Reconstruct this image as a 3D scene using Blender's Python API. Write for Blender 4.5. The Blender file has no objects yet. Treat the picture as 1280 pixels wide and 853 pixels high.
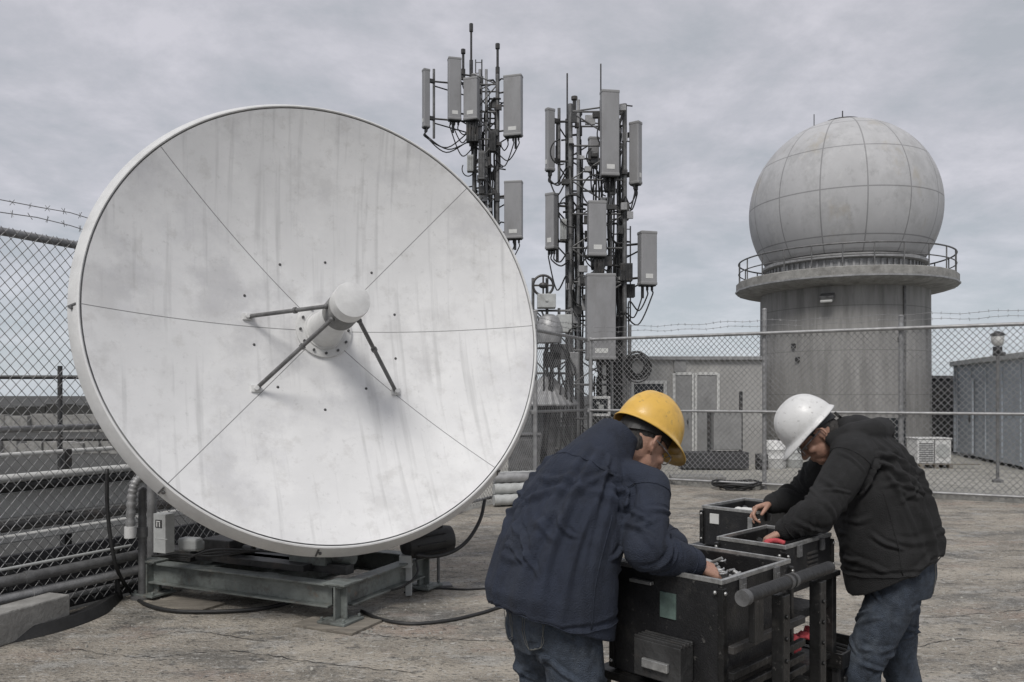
import bpy, bmesh, math, random
from mathutils import Vector as V, Matrix, noise
R = math.radians
random.seed(7)
sc = bpy.context.scene
col = sc.collection
F = 995.56; HY = 495.0; H = 1.65            # focal length in photo pixels, horizon row, eye height

def W(px, py, y):                            # world point seen at a photo pixel, at depth y
    return V(((px-640)/F*y, y, H-(py-HY)/F*y))
def G(px, py):                               # ground point seen at a photo pixel
    return W(px, py, F*H/(py-HY))

# ------------------------------------------------------------------ materials
def mat(name, c, rough=.6, metal=0., var=.2, scale=6., stretch=(1,1,1), bump=.1, bscale=40., stain=None, coat=0., detail=7):
    m = bpy.data.materials.new(name); m.use_nodes = True
    nt = m.node_tree; N = nt.nodes; L = nt.links
    b = N['Principled BSDF']
    tc = N.new('ShaderNodeTexCoord'); mp = N.new('ShaderNodeMapping'); mp.inputs['Scale'].default_value = stretch
    L.new(tc.outputs['Object'], mp.inputs['Vector'])
    n1 = N.new('ShaderNodeTexNoise'); n1.inputs['Scale'].default_value = scale; n1.inputs['Detail'].default_value = detail; n1.inputs['Roughness'].default_value = .65
    L.new(mp.outputs[0], n1.inputs['Vector'])
    r1 = N.new('ShaderNodeValToRGB')
    e = r1.color_ramp.elements
    e[0].position = .3; e[1].position = .7
    e[0].color = (*[max(0, x*(1-var)) for x in c], 1); e[1].color = (*[min(1, x*(1+var)) for x in c], 1)
    L.new(n1.outputs['Fac'], r1.inputs['Fac'])
    out = r1.outputs['Color']
    if stain:
        for (sc_, ss, lo, hi, amt) in stain:
            n2 = N.new('ShaderNodeTexNoise'); n2.inputs['Scale'].default_value = ss; n2.inputs['Detail'].default_value = 8; n2.inputs['Roughness'].default_value = .7
            L.new(mp.outputs[0], n2.inputs['Vector'])
            r2 = N.new('ShaderNodeMapRange'); r2.inputs['From Min'].default_value = lo; r2.inputs['From Max'].default_value = hi; r2.inputs['To Max'].default_value = amt
            L.new(n2.outputs['Fac'], r2.inputs['Value'])
            mx = N.new('ShaderNodeMix'); mx.data_type = 'RGBA'
            L.new(r2.outputs[0], mx.inputs['Factor']); L.new(out, mx.inputs[6]); mx.inputs[7].default_value = (*sc_, 1)
            out = mx.outputs[2]
    L.new(out, b.inputs['Base Color'])
    b.inputs['Roughness'].default_value = rough; b.inputs['Metallic'].default_value = metal
    if coat: b.inputs['Coat Weight'].default_value = coat
    if bump:
        n3 = N.new('ShaderNodeTexNoise'); n3.inputs['Scale'].default_value = bscale; n3.inputs['Detail'].default_value = 6
        L.new(mp.outputs[0], n3.inputs['Vector'])
        bp = N.new('ShaderNodeBump'); bp.inputs['Strength'].default_value = bump; bp.inputs['Distance'].default_value = .03 if name == 'weathered_yard' else .02
        L.new(n3.outputs['Fac'], bp.inputs['Height']); L.new(bp.outputs[0], b.inputs['Normal'])
    m['_out'] = 1
    return m
def base_socket(m):
    return m.node_tree.nodes['Principled BSDF'].inputs['Base Color']
def darken(m, fac_socket, c):                 # mix a line colour over a material by a factor socket
    nt = m.node_tree; b = base_socket(m); src = b.links[0].from_socket
    mx = nt.nodes.new('ShaderNodeMix'); mx.data_type = 'RGBA'
    nt.links.new(fac_socket, mx.inputs['Factor']); nt.links.new(src, mx.inputs[6]); mx.inputs[7].default_value = (*c, 1)
    nt.links.new(mx.outputs[2], b)
def mth(m, op, a, b=None):
    n = m.node_tree.nodes.new('ShaderNodeMath'); n.operation = op
    for i, x in enumerate((a, b)):
        if x is None: continue
        if isinstance(x, (int, float)): n.inputs[i].default_value = x
        else: m.node_tree.links.new(x, n.inputs[i])
    return n.outputs[0]
def objxyz(m):
    t = m.node_tree.nodes.new('ShaderNodeTexCoord'); s = m.node_tree.nodes.new('ShaderNodeSeparateXYZ')
    m.node_tree.links.new(t.outputs['Object'], s.inputs[0]); return s.outputs

M = {}
M['yard'] = mat('weathered_yard', (.32,.288,.24), .85, 0, .45, 1.3, (.9,1.5,1), 1.0, 40, [((.075,.074,.068), .75, .5, .60, .62), ((.40,.39,.365), 2.1, .53, .64, .65), ((.32,.235,.19), .8, .54, .68, .65), ((.05,.05,.046), 5, .55, .63, .7), ((.50,.49,.46), 13, .55, .64, .7), ((.035,.035,.032), 22, .55, .62, .85), ((.52,.51,.48), 60, .56, .63, .75), ((.03,.03,.028), 85, .57, .63, .8)], detail=12)
_m = M['yard']; _nt = _m.node_tree
_n = _nt.nodes.new('ShaderNodeTexNoise'); _n.inputs['Scale'].default_value = .75; _n.inputs['Detail'].default_value = 8; _n.inputs['Roughness'].default_value = .7
_mp = [q for q in _nt.nodes if q.type == 'MAPPING'][0]; _nt.links.new(_mp.outputs[0], _n.inputs['Vector'])
_r = _nt.nodes.new('ShaderNodeMapRange'); _r.inputs['From Min'].default_value = .5; _r.inputs['From Max'].default_value = .62; _r.inputs['To Min'].default_value = .9; _r.inputs['To Max'].default_value = .42
_nt.links.new(_n.outputs['Fac'], _r.inputs['Value']); _nt.links.new(_r.outputs[0], _nt.nodes['Principled BSDF'].inputs['Roughness'])
M['gravel'] = mat('pale_gravel', (.32,.31,.28), .95, 0, .4, 14, (1,1,1), .8, 30, [((.12,.12,.1), 3, .5, .7, .7)])
M['terrain'] = mat('dark_scrub', (.045,.045,.042), 1, 0, .6, .12, (1,1,1), 0, 1, [((.15,.15,.135), .06, .56, .68, .6)])
M['galv'] = mat('galvanised_steel', (.30,.30,.30), .5, .35, .3, 9, (1,1,1), .15, 60)
M['galvdark'] = mat('dull_steel_pipe', (.15,.15,.15), .55, .3, .4, 9, (1,1,1), .2, 60, [((.05,.045,.04), 5, .5, .7, .6)])
M['wire'] = mat('fence_wire', (.26,.26,.26), .45, .3, .3, 5, bump=0)
M['black'] = mat('black_rubber', (.018,.018,.018), .55, 0, .4, 10, bump=.1)
M['steeldark'] = mat('dark_steel', (.055,.055,.055), .5, .4, .5, 7, bump=.2, stain=[((.12,.1,.085), 4, .52, .7, .6)])
M['framepaint'] = mat('grey_green_paint', (.16,.175,.165), .55, .1, .35, 5, bump=.25, stain=[((.05,.045,.04), 6, .5, .66, .75), ((.19,.13,.09), 9, .58, .7, .6)])
M['dishrim'] = mat('rim_paint', (.66,.66,.65), .5, 0, .12, 5, bump=.06, stain=[((.4,.39,.37), 3, .55, .75, .5)])
M['feed'] = mat('feed_paint', (.58,.58,.57), .45, 0, .12, 9, bump=.05, stain=[((.3,.29,.27), 8, .55, .75, .5)])
M['collar'] = mat('collar_grey', (.27,.27,.265), .5, .2, .2, 12, bump=.1)
M['thread'] = mat('pale_thread', (.15,.15,.14), .9, 0, .2, 40, bump=0)
M['bolt'] = mat('bolt_steel', (.08,.08,.08), .5, .5, .2, 20, bump=0)
M['duct'] = mat('pale_duct_metal', (.40,.40,.39), .55, .1, .3, 7, bump=.15, stain=[((.18,.17,.155), 4, .5, .68, .6)])
M['boxgrey'] = mat('grey_cabinet', (.42,.43,.42), .5, 0, .15, 7, bump=.08, stain=[((.2,.19,.17), 5, .52, .7, .5)])
M['paper'] = mat('pale_plate', (.6,.6,.58), .6, 0, .1, 9, bump=0)
M['whiteplastic'] = mat('white_plastic', (.62,.62,.61), .5, 0, .12, 9, bump=.05, stain=[((.35,.33,.3), 6, .55, .75, .4)])
M['panel'] = mat('antenna_grey', (.27,.27,.275), .5, 0, .1, 3, (1,1,.4), .05, 30, [((.17,.165,.16), 2.5, .5, .72, .6)])
M['panel2'] = mat('antenna_side', (.25,.25,.25), .55, 0, .1, 3, bump=.05)
M['concrete'] = mat('tower_concrete', (.27,.265,.255), .9, 0, .22, 2.2, (2.2,2.2,.25), .3, 25, [((.12,.118,.112), 1.3, .5, .68, .65), ((.38,.37,.35), 2.4, .58, .72, .4)])
M['concrete2'] = mat('slab_concrete', (.27,.265,.25), .9, 0, .3, 5, bump=.4, bscale=40, stain=[((.12,.11,.1), 4, .5, .7, .6)])
M['render'] = mat('building_render', (.36,.355,.34), .9, 0, .18, 1.5, (1,1,.5), .25, 40, [((.2,.195,.18), 1.2, .5, .7, .5)])
M['doorpaint'] = mat('grey_door', (.24,.24,.235), .6, 0, .2, 3, bump=.1)
M['trimwhite'] = mat('pale_trim', (.55,.55,.53), .6, 0, .15, 6, bump=.1)
M['glassdark'] = mat('dark_glass', (.03,.033,.036), .15, 0, .2, 3, bump=0)
M['container'] = mat('blue_grey_steel', (.46,.50,.54), .55, .1, .18, 2, (1,1,.4), .1, 30, [((.22,.235,.25), 2, .5, .7, .6)])
M['contdark'] = mat('dark_container_end', (.045,.045,.048), .6, .1, .3, 3, bump=.1)
M['wood'] = mat('weathered_board', (.20,.18,.15), .9, 0, .4, 4, (1,6,6), .5, 20, [((.07,.06,.05), 3, .5, .7, .6)])
M['case'] = mat('black_case', (.014,.014,.015), .45, 0, .5, 9, bump=.15, bscale=150, stain=[((.06,.057,.052), 6, .54, .70, .6), ((.14,.135,.125), 40, .60, .68, .5)])
M['cartsteel'] = mat('black_cart_steel', (.016,.016,.016), .4, .3, .5, 8, bump=.15, stain=[((.07,.065,.06), 7, .56, .70, .6), ((.22,.21,.2), 45, .61, .68, .5)])
M['edge'] = mat('worn_metal_edge', (.42,.42,.41), .4, .7, .35, 30, bump=.1)
M['tube'] = mat('dark_grip_tube', (.028,.028,.028), .55, .2, .4, 20, bump=.3)
M['red'] = mat('red_cloth', (.42,.06,.07), .8, 0, .35, 18, bump=.4, bscale=60)
M['glabel'] = mat('greenish_label', (.10,.14,.125), .4, 0, .35, 25, bump=0)
M['denim'] = mat('dark_denim', (.042,.054,.074), .9, 0, .5, 22, (1,1,1), .6, 260, [((.13,.15,.175), 5, .50, .66, .6), ((.008,.010,.013), 8, .52, .68, .65)], detail=10)
M['navy'] = mat('navy_cotton', (.019,.025,.042), .9, 0, .4, 14, (1,1,1), .5, 240, [((.036,.043,.060), 5, .5, .72, .6), ((.007,.009,.013), 7, .52, .70, .6)], detail=10)
M['hoodie'] = mat('black_fleece', (.016,.016,.0165), .95, 0, .4, 12, (1,1,1), .5, 240, [((.03,.03,.031), 5, .52, .74, .5)], detail=10)
M['skin'] = mat('skin', (.37,.215,.155), .55, 0, .15, 30, bump=.12, bscale=120, stain=[((.40,.19,.14), 14, .5, .7, .5)])
M['hair'] = mat('dark_hair', (.03,.027,.025), .7, 0, .5, 40, (1,1,.3), .6, 120)
M['yellow'] = mat('yellow_shell', (.66,.40,.075), .42, 0, .10, 6, bump=.06, bscale=60, coat=.1, stain=[((.42,.25,.06), 9, .53, .68, .6), ((.72,.58,.28), 6, .55, .68, .5), ((.22,.16,.08), 38, .60, .66, .6)])
M['whitehat'] = mat('white_shell', (.62,.62,.61), .42, 0, .07, 6, bump=.06, bscale=60, coat=.1, stain=[((.40,.39,.37), 9, .53, .68, .6), ((.22,.21,.2), 38, .60, .66, .6)])
M['boot'] = mat('boot_leather', (.03,.025,.02), .6, 0, .4, 12, bump=.3)
M['eye'] = mat('eye_white', (.22,.19,.17), .2, 0, .05, 5, bump=0)

# reflector with thin radial joints
m = M['dish'] = mat('reflector_paint', (.73,.73,.725), .55, 0, .08, 1.3, bump=.03, bscale=8, stain=[((.53,.525,.515), 1.5, .50, .60, .45), ((.50,.50,.52), .8, .52, .66, .5), ((.80,.80,.79), 2.2, .51, .66, .5), ((.50,.49,.47), 7, .55, .66, .35), ((.80,.80,.79), 4.5, .56, .68, .35), ((.42,.42,.41), 16, .60, .68, .3)])
x, y, z = objxyz(m)
d1 = mth(m, 'ABSOLUTE', y); d2 = mth(m, 'MULTIPLY', mth(m, 'ABSOLUTE', mth(m, 'SUBTRACT', x, y)), .707); d3 = mth(m, 'MULTIPLY', mth(m, 'ABSOLUTE', mth(m, 'ADD', x, y)), .707)
dm = mth(m, 'MINIMUM', d1, mth(m, 'MINIMUM', d2, d3))
darken(m, mth(m, 'MULTIPLY', mth(m, 'LESS_THAN', dm, .0032), .8), (.12,.12,.12))
nt_ = m.node_tree; mp_ = nt_.nodes.new('ShaderNodeMapping'); mp_.inputs['Scale'].default_value = (11,.55,1)
tc_ = nt_.nodes.new('ShaderNodeTexCoord'); nt_.links.new(tc_.outputs['Object'], mp_.inputs['Vector'])
ns_ = nt_.nodes.new('ShaderNodeTexNoise'); ns_.inputs['Scale'].default_value = 1.6; ns_.inputs['Detail'].default_value = 6; nt_.links.new(mp_.outputs[0], ns_.inputs['Vector'])
mr_ = nt_.nodes.new('ShaderNodeMapRange'); mr_.inputs['From Min'].default_value = .56; mr_.inputs['From Max'].default_value = .72; mr_.inputs['To Max'].default_value = .38; nt_.links.new(ns_.outputs['Fac'], mr_.inputs['Value'])
darken(m, mr_.outputs[0], (.38,.38,.375))
# radome with panel joints
m = M['radome'] = mat('radome_fabric', (.45,.45,.455), .7, 0, .10, .8, (1,1,.7), .05, 6, [((.29,.29,.29), .9, .46, .64, .6), ((.36,.32,.25), 1.1, .57, .70, .55), ((.56,.56,.55), 1.9, .55, .68, .5), ((.25,.25,.25), 5, .56, .70, .45)])
x, y, z = objxyz(m)
ang = mth(m, 'DIVIDE', mth(m, 'ARCTAN2', y, x), 2*math.pi/14)
fr = mth(m, 'ABSOLUTE', mth(m, 'SUBTRACT', mth(m, 'FRACT', mth(m, 'ADD', ang, .35)), .5))
rr = mth(m, 'SQRT', mth(m, 'ADD', mth(m, 'MULTIPLY', x, x), mth(m, 'MULTIPLY', y, y)))
l1 = mth(m, 'LESS_THAN', mth(m, 'MULTIPLY', fr, mth(m, 'MULTIPLY', rr, 2*math.pi/14)), .017)
lat = mth(m, 'ARCSINE', mth(m, 'DIVIDE', z, 2.48))
fl = mth(m, 'ABSOLUTE', mth(m, 'SUBTRACT', mth(m, 'FRACT', mth(m, 'ADD', mth(m, 'DIVIDE', lat, R(27)), .42)), .5))
l2 = mth(m, 'LESS_THAN', mth(m, 'MULTIPLY', fl, R(27)*2.48), .017)
darken(m, mth(m, 'MULTIPLY', mth(m, 'MAXIMUM', l1, l2), .55), (.12,.12,.12))

m = M['concrete']; x, y, z = objxyz(m)
pj = mth(m, 'ABSOLUTE', mth(m, 'SUBTRACT', mth(m, 'FRACT', mth(m, 'DIVIDE', z, 1.12)), .5))
darken(m, mth(m, 'MULTIPLY', mth(m, 'LESS_THAN', pj, .010), .45), (.08,.08,.075))
# ------------------------------------------------------------------ mesh helpers
def perp(t):
    t = t.normalized(); a = V((0,0,1)) if abs(t.z) < .9 else V((1,0,0))
    u = t.cross(a).normalized(); return u, t.cross(u).normalized()
class MB:
    def __init__(s): s.v = []; s.f = []
    def add(s, vs, fs):
        n = len(s.v); s.v += [V(p) for p in vs]; s.f += [tuple(i+n for i in f) for f in fs]
        return s
    def box(s, c, size, rot=None, ax=None):
        c = V(c); hx, hy, hz = [q/2 for q in size]
        B = ax if ax else (V((1,0,0)), V((0,1,0)), V((0,0,1)))
        if rot is not None:
            m = Matrix.Rotation(rot, 3, 'Z') if isinstance(rot, (int, float)) else rot
            B = [m @ b for b in B]
        vs = [c+B[0]*hx*i+B[1]*hy*j+B[2]*hz*k for i in (-1,1) for j in (-1,1) for k in (-1,1)]
        return s.add(vs, [(0,1,3,2),(4,6,7,5),(0,4,5,1),(2,3,7,6),(0,2,6,4),(1,5,7,3)])
    def tube(s, a, b, r, n=8, r1=None, cap=True):
        a = V(a); b = V(b); r1 = r if r1 is None else r1
        u, w = perp(b-a)
        vs = []
        for p, q in ((a, r), (b, r1)):
            for i in range(n):
                t = 2*math.pi*i/n; vs.append(p+u*math.cos(t)*q+w*math.sin(t)*q)
        fs = [(i, (i+1) % n, n+(i+1) % n, n+i) for i in range(n)]
        if cap: fs += [tuple(range(n-1, -1, -1)), tuple(range(n, 2*n))]
        return s.add(vs, fs)
    def path(s, pts, r, n=6):
        pts = [V(p) for p in pts]; vs = []; k = len(pts)
        u = None
        for i, p in enumerate(pts):
            t = (pts[min(i+1, k-1)]-pts[max(i-1, 0)]).normalized()
            if u is None: u, w = perp(t)
            else:
                u = (u-t*u.dot(t)); u = u.normalized() if u.length > 1e-6 else perp(t)[0]
            w = t.cross(u)
            rr = r[i] if isinstance(r, (list, tuple)) else r
            for j in range(n):
                a = 2*math.pi*j/n; vs.append(p+u*math.cos(a)*rr+w*math.sin(a)*rr)
        fs = [(i*n+j, i*n+(j+1) % n, (i+1)*n+(j+1) % n, (i+1)*n+j) for i in range(k-1) for j in range(n)]
        fs += [tuple(range(n-1, -1, -1)), tuple(range((k-1)*n, k*n))]
        return s.add(vs, fs)
    def lathe(s, prof, c=(0,0,0), ax=None, n=48, cap=True):
        c = V(c); B = ax if ax else (V((1,0,0)), V((0,1,0)), V((0,0,1)))
        vs = [c+B[0]*(r*math.cos(2*math.pi*i/n))+B[1]*(r*math.sin(2*math.pi*i/n))+B[2]*z for r, z in prof for i in range(n)]
        k = len(prof)
        fs = [(a*n+i, a*n+(i+1) % n, (a+1)*n+(i+1) % n, (a+1)*n+i) for a in range(k-1) for i in range(n)]
        if cap: fs += [tuple(range(n-1, -1, -1)), tuple(range((k-1)*n, k*n))]
        return s.add(vs, fs)
    def ibeam(s, a, b, h, w, t=.014):
        a = V(a); b = V(b); d = (b-a); L = d.length; d.normalize(); sd = V((0,0,1)).cross(d).normalized(); up = d.cross(sd)
        c = (a+b)/2; A = (d, sd, up)
        s.box(c+up*(h/2-t/2), (L, w, t), ax=A); s.box(c-up*(h/2-t/2), (L, w, t), ax=A); s.box(c, (L-.002, t, h-2*t), ax=A)
        return s
    def ell(s, c, r, ax=None, n=16, k=10):
        prof = [(math.sin(math.pi*i/k), -math.cos(math.pi*i/k)) for i in range(k+1)]
        B = ax if ax else (V((1,0,0)), V((0,1,0)), V((0,0,1)))
        prof[0] = (1e-4, -1); prof[-1] = (1e-4, 1)
        return s.lathe(prof, c, (B[0]*r[0], B[1]*r[1], B[2]*r[2]), n)
    def loft(s, secs, side, n=28, e=2.3, tang=None):
        """secs: (centre, half width along side, half depth); closed, rounded ends"""
        pts = [V(q[0]) for q in secs]; k = len(pts); rings = []
        side = V(side).normalized()
        for i in range(k):
            t = (pts[min(i+1, k-1)]-pts[max(i-1, 0)]).normalized()
            if tang and tang.get(i): t = V(tang[i]).normalized()
            u = (side-t*side.dot(t)).normalized(); w = t.cross(u)
            rings.append((pts[i], u, w, secs[i][1], secs[i][2]))
        vs = []
        for p, u, w, a, b in rings:
            for j in range(n):
                th = 2*math.pi*j/n; cx, cy = math.cos(th), math.sin(th)
                vs.append(p+u*a*math.copysign(abs(cx)**(2/e), cx)+w*b*math.copysign(abs(cy)**(2/e), cy))
        fs = [(i*n+j, i*n+(j+1) % n, (i+1)*n+(j+1) % n, (i+1)*n+j) for i in range(k-1) for j in range(n)]
        fs += [tuple(range(n-1, -1, -1)), tuple(range((k-1)*n, k*n))]
        return s.add(vs, fs)
    def caps(s, pts, rs, n=14):                # chain of tapered capsules
        for i in range(len(pts)-1): s.tube(pts[i], pts[i+1], rs[i], n, rs[i+1])
        for p, r in zip(pts, rs): s.ell(p, (r, r, r), n=n, k=8)
        return s
    def build(s, name, mt, parent=None, smooth=False, bevel=0, mtx=None, origin=None):
        me = bpy.data.meshes.new(name)
        off = V((0,0,0))
        if mtx is None:
            off = parent.location.copy() if parent is not None and parent.parent is None else (PO.get(parent.name, V((0,0,0))) if parent is not None else V(origin or (0,0,0)))
        me.from_pydata([p-off for p in s.v], [], s.f); me.update()
        bm = bmesh.new(); bm.from_mesh(me); bmesh.ops.recalc_face_normals(bm, faces=bm.faces); bm.to_mesh(me); bm.free()
        o = bpy.data.objects.new(name, me); col.objects.link(o); me.materials.append(M[mt])
        if parent is not None: o.parent = parent
        elif origin is not None: o.location = origin
        if mtx is not None: o.matrix_local = mtx
        PO[o.name] = off if mtx is None else V((0,0,0))
        if parent is not None and mtx is None: pass
        if smooth:
            for p in me.polygons: p.use_smooth = True
            if smooth == 'auto':
                try: me.set_sharp_from_angle(angle=R(40))
                except Exception: pass
        if bevel:
            b = o.modifiers.new('bevel', 'BEVEL'); b.width = bevel; b.segments = 2; b.limit_method = 'ANGLE'; b.angle_limit = R(40)
        return o
PO = {}                                        # world point that a part's own origin stands on
def thing(name, label, cat, loc=(0,0,0), group=None):
    o = bpy.data.objects.new(name, None); col.objects.link(o); o.location = loc; o.empty_display_size = .1
    return tag(o, label, cat, group)
def tag(o, label, cat, group=None):
    o['label'] = label; o['category'] = cat
    if group: o['group'] = group
    return o
def struct(o):
    o['kind'] = 'structure'; return o
def arc(a, b, sag, k=10, side=V((0,0,0))):     # hanging cable points
    a = V(a); b = V(b)
    return [a.lerp(b, i/k)+V((0,0,-sag))*(4*(i/k)*(1-i/k))+side*(4*(i/k)*(1-i/k)) for i in range(k+1)]
def spline(pts, k=8):                           # Catmull-Rom through points
    P = [V(p) for p in pts]; P = [P[0]*2-P[1]]+P+[P[-1]*2-P[-2]]; out = []
    for i in range(1, len(P)-2):
        for j in range(k):
            t = j/k
            out.append(.5*((2*P[i])+(P[i+1]-P[i-1])*t+(2*P[i-1]-5*P[i]+4*P[i+1]-P[i+2])*t*t+(3*P[i]-P[i-1]-3*P[i+1]+P[i+2])*t**3))
    return out+[P[-2]]
def remesh(name, mb, voxel, mt, parent, smooth=4, disp=None):
    me = bpy.data.meshes.new(name+'_raw'); me.from_pydata([p[:] for p in mb.v], [], mb.f); me.update()
    bm = bmesh.new(); bm.from_mesh(me); bmesh.ops.recalc_face_normals(bm, faces=bm.faces); bm.to_mesh(me); bm.free()
    o = bpy.data.objects.new(name+'_raw', me); col.objects.link(o)
    r = o.modifiers.new('r', 'REMESH'); r.mode = 'VOXEL'; r.voxel_size = voxel
    if smooth:
        sm = o.modifiers.new('s', 'SMOOTH'); sm.factor = .5; sm.iterations = smooth
    dg = bpy.context.evaluated_depsgraph_get()
    ev = o.evaluated_get(dg); nm = bpy.data.meshes.new_from_object(ev); nm.name = name
    bpy.data.objects.remove(o); bpy.data.meshes.remove(me)
    off = parent.location
    nrm = [v.normal.copy() for v in nm.vertices]
    hv = None
    if disp is not None and getattr(disp, 'vector', False): hv = disp(nm); disp = None
    for v, n in zip(nm.vertices, nrm):
        p = v.co.copy()
        if disp: p += n*disp(p, n)
        elif hv is not None: p += n*float(hv[v.index])
        v.co = p-off
    nm.materials.clear(); nm.materials.append(M[mt])
    for p in nm.polygons: p.use_smooth = True
    o = bpy.data.objects.new(name, nm); col.objects.link(o); o.parent = parent; PO[o.name] = off.copy()
    return o

# ------------------------------------------------------------------ camera, sky, sun
cam = bpy.data.cameras.new('camera'); co = bpy.data.objects.new('camera', cam); col.objects.link(co)
co.location = (0, 0, H); co.rotation_euler = (R(90), 0, 0)
cam.sensor_width = 36; cam.lens = 28; cam.shift_y = (HY-426.5)/1280; cam.clip_end = 9000; cam.clip_start = .05
sc.camera = co
SUN_EL, SUN_AZ = R(52), R(200)               # azimuth clockwise from +Y
sd = V((math.sin(SUN_AZ)*math.cos(SUN_EL), math.cos(SUN_AZ)*math.cos(SUN_EL), math.sin(SUN_EL)))
sl = bpy.data.lights.new('sun', 'SUN'); sl.energy = 1.5; sl.angle = R(20); sl.color = (1, .97, .93)
so = bpy.data.objects.new('sun', sl); col.objects.link(so); so.rotation_euler = (-sd).to_track_quat('-Z', 'Y').to_euler()
w = bpy.data.worlds.new('World'); sc.world = w; w.use_nodes = True
nt = w.node_tree; N = nt.nodes; L = nt.links; N.clear()
out = N.new('ShaderNodeOutputWorld'); bg = N.new('ShaderNodeBackground'); bg.inputs['Strength'].default_value = .1
sky = N.new('ShaderNodeTexSky'); sky.sky_type = 'NISHITA'; sky.sun_disc = False; sky.sun_elevation = SUN_EL; sky.sun_rotation = SUN_AZ
tc = N.new('ShaderNodeTexCoord')
sx = N.new('ShaderNodeSeparateXYZ'); L.new(tc.outputs['Generated'], sx.inputs[0])
def wm(op, a, b=None):
    n = N.new('ShaderNodeMath'); n.operation = op
    for i, q in enumerate((a, b)):
        if q is None: continue
        if isinstance(q, (int, float)): n.inputs[i].default_value = q
        else: L.new(q, n.inputs[i])
    return n.outputs[0]
den = wm('ADD', wm('MAXIMUM', sx.outputs[2], 0.0), .22)      # a flat cloud layer seen from below
cx = N.new('ShaderNodeCombineXYZ'); L.new(wm('DIVIDE', sx.outputs[0], den), cx.inputs[0]); L.new(wm('DIVIDE', sx.outputs[1], den), cx.inputs[1])
n1 = N.new('ShaderNodeTexNoise'); n1.inputs['Scale'].default_value = 2.6; n1.inputs['Detail'].default_value = 11; n1.inputs['Roughness'].default_value = .64; n1.inputs['Distortion'].default_value = .15
L.new(cx.outputs[0], n1.inputs['Vector'])
rp = N.new('ShaderNodeValToRGB'); e = rp.color_ramp.elements
e[0].position = .36; e[0].color = (.385,.40,.43,1); e[1].position = .64; e[1].color = (.555,.545,.585,1)
q = rp.color_ramp.elements.new(.5); q.color = (.46,.46,.495,1)
L.new(n1.outputs['Fac'], rp.inputs['Fac'])
hz = N.new('ShaderNodeMapRange'); hz.inputs['From Min'].default_value = 0; hz.inputs['From Max'].default_value = .22; hz.inputs['To Min'].default_value = .55; hz.inputs['To Max'].default_value = 0
L.new(sx.outputs[2], hz.inputs['Value'])
mh = N.new('ShaderNodeMix'); mh.data_type = 'RGBA'; L.new(hz.outputs[0], mh.inputs['Factor']); L.new(rp.outputs[0], mh.inputs[6]); mh.inputs[7].default_value = (.46,.53,.58,1)
vm = N.new('ShaderNodeVectorMath'); vm.operation = 'SCALE'; vm.inputs['Scale'].default_value = 7.7; L.new(mh.outputs[2], vm.inputs[0])
mx = N.new('ShaderNodeMix'); mx.data_type = 'RGBA'; mx.inputs['Factor'].default_value = .93; L.new(sky.outputs[0], mx.inputs[6]); L.new(vm.outputs[0], mx.inputs[7])
L.new(mx.outputs[2], bg.inputs['Color']); L.new(bg.outputs[0], out.inputs[0])
sc.view_settings.view_transform = 'Standard'; sc.view_settings.look = 'None'; sc.view_settings.exposure = .6; sc.view_settings.gamma = 1

# ------------------------------------------------------------------ ground
def sheet(name, pts, mt, z):
    mb = MB(); mb.add([(x, y, z) for x, y in pts], [tuple(range(len(pts)))]); return struct(mb.build(name, mt))
sheet('terrain', [(-4000,-4000),(4000,-4000),(4000,6000),(-4000,6000)], 'terrain', -.06)
sheet('gravel_ground', [(-2,12),(8,4),(40,-6),(40,30),(-2,30)], 'gravel', -.02)
CORN = V((1.49,15.6,0)); FL = V((-.516,-1,0)).normalized(); FR = V((6.36,-3.4,0)).normalized()
a = CORN+FL*21; b = CORN+FR*16
sheet('yard', [(a.x,a.y),(b.x,a.y),(b.x,b.y),(CORN.x,CORN.y)], 'yard', 0)
# shrinkage joints in the yard
for pts in ([G(438,792),G(500,797),G(570,800),G(690,806),G(800,812)], [G(90,812),G(180,822),G(290,815),G(400,830),G(520,842)], [G(180,800),G(240,790),G(330,803)], [G(1080,760),G(1160,772),G(1290,762)], [G(520,660),G(570,668),G(640,662)], [G(860,660),G(990,650)], [G(1120,815),G(1200,800),G(1290,806)], [G(600,720),G(560,715),G(480,712)], [G(1150,701),G(1215,707),G(1300,713)], [G(1060,655),G(1180,651),G(1300,664)]):
    mb = MB(); sp = spline(pts, 14)
    vs = []
    for i, p in enumerate(sp):
        wd = .0015+.0035*random.random(); j = .035*(random.random()-.5)
        vs += [(p.x, p.y+j-wd, .004), (p.x, p.y+j+wd, .004)]
    mb.add(vs, [(2*i, 2*i+1, 2*i+3, 2*i+2) for i in range(len(sp)-1)])
    struct(mb.build('ground_crack', 'black'))
# loose grit and stones
mb = MB()
for i in range(5200):
    yy = 2.6+11*random.random()**1.6; xx = random.uniform(-.72,.72)*yy
    q_ = xx-(-6.56+.516*yy)
    if q_ < .15 or yy > 15.6-.535*(xx-1.49)-.3: continue
    r_ = random.choice((.004,.006,.006,.008,.010,.014 if random.random() < .3 else .007)); a0 = random.random()*6.28
    vs = [(xx+r_*random.uniform(.7,1.3)*math.cos(a0+k*1.2566), yy+r_*random.uniform(.7,1.3)*math.sin(a0+k*1.2566), -.002) for k in range(5)]+[(xx+r_*.6*math.cos(a0+k*2.094), yy+r_*.6*math.sin(a0+k*2.094), r_*random.uniform(.6,1.0)) for k in range(3)]
    mb.add(vs, [(0,1,5),(1,2,6,5),(2,3,6),(3,4,7,6),(4,0,5,7),(5,6,7)])
gr_ = mb.build('loose_grit', 'gravel', None); gr_['kind'] = 'stuff'; gr_['label'] = 'loose grit and small stones scattered over the yard'; gr_['category'] = 'grit'

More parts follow.
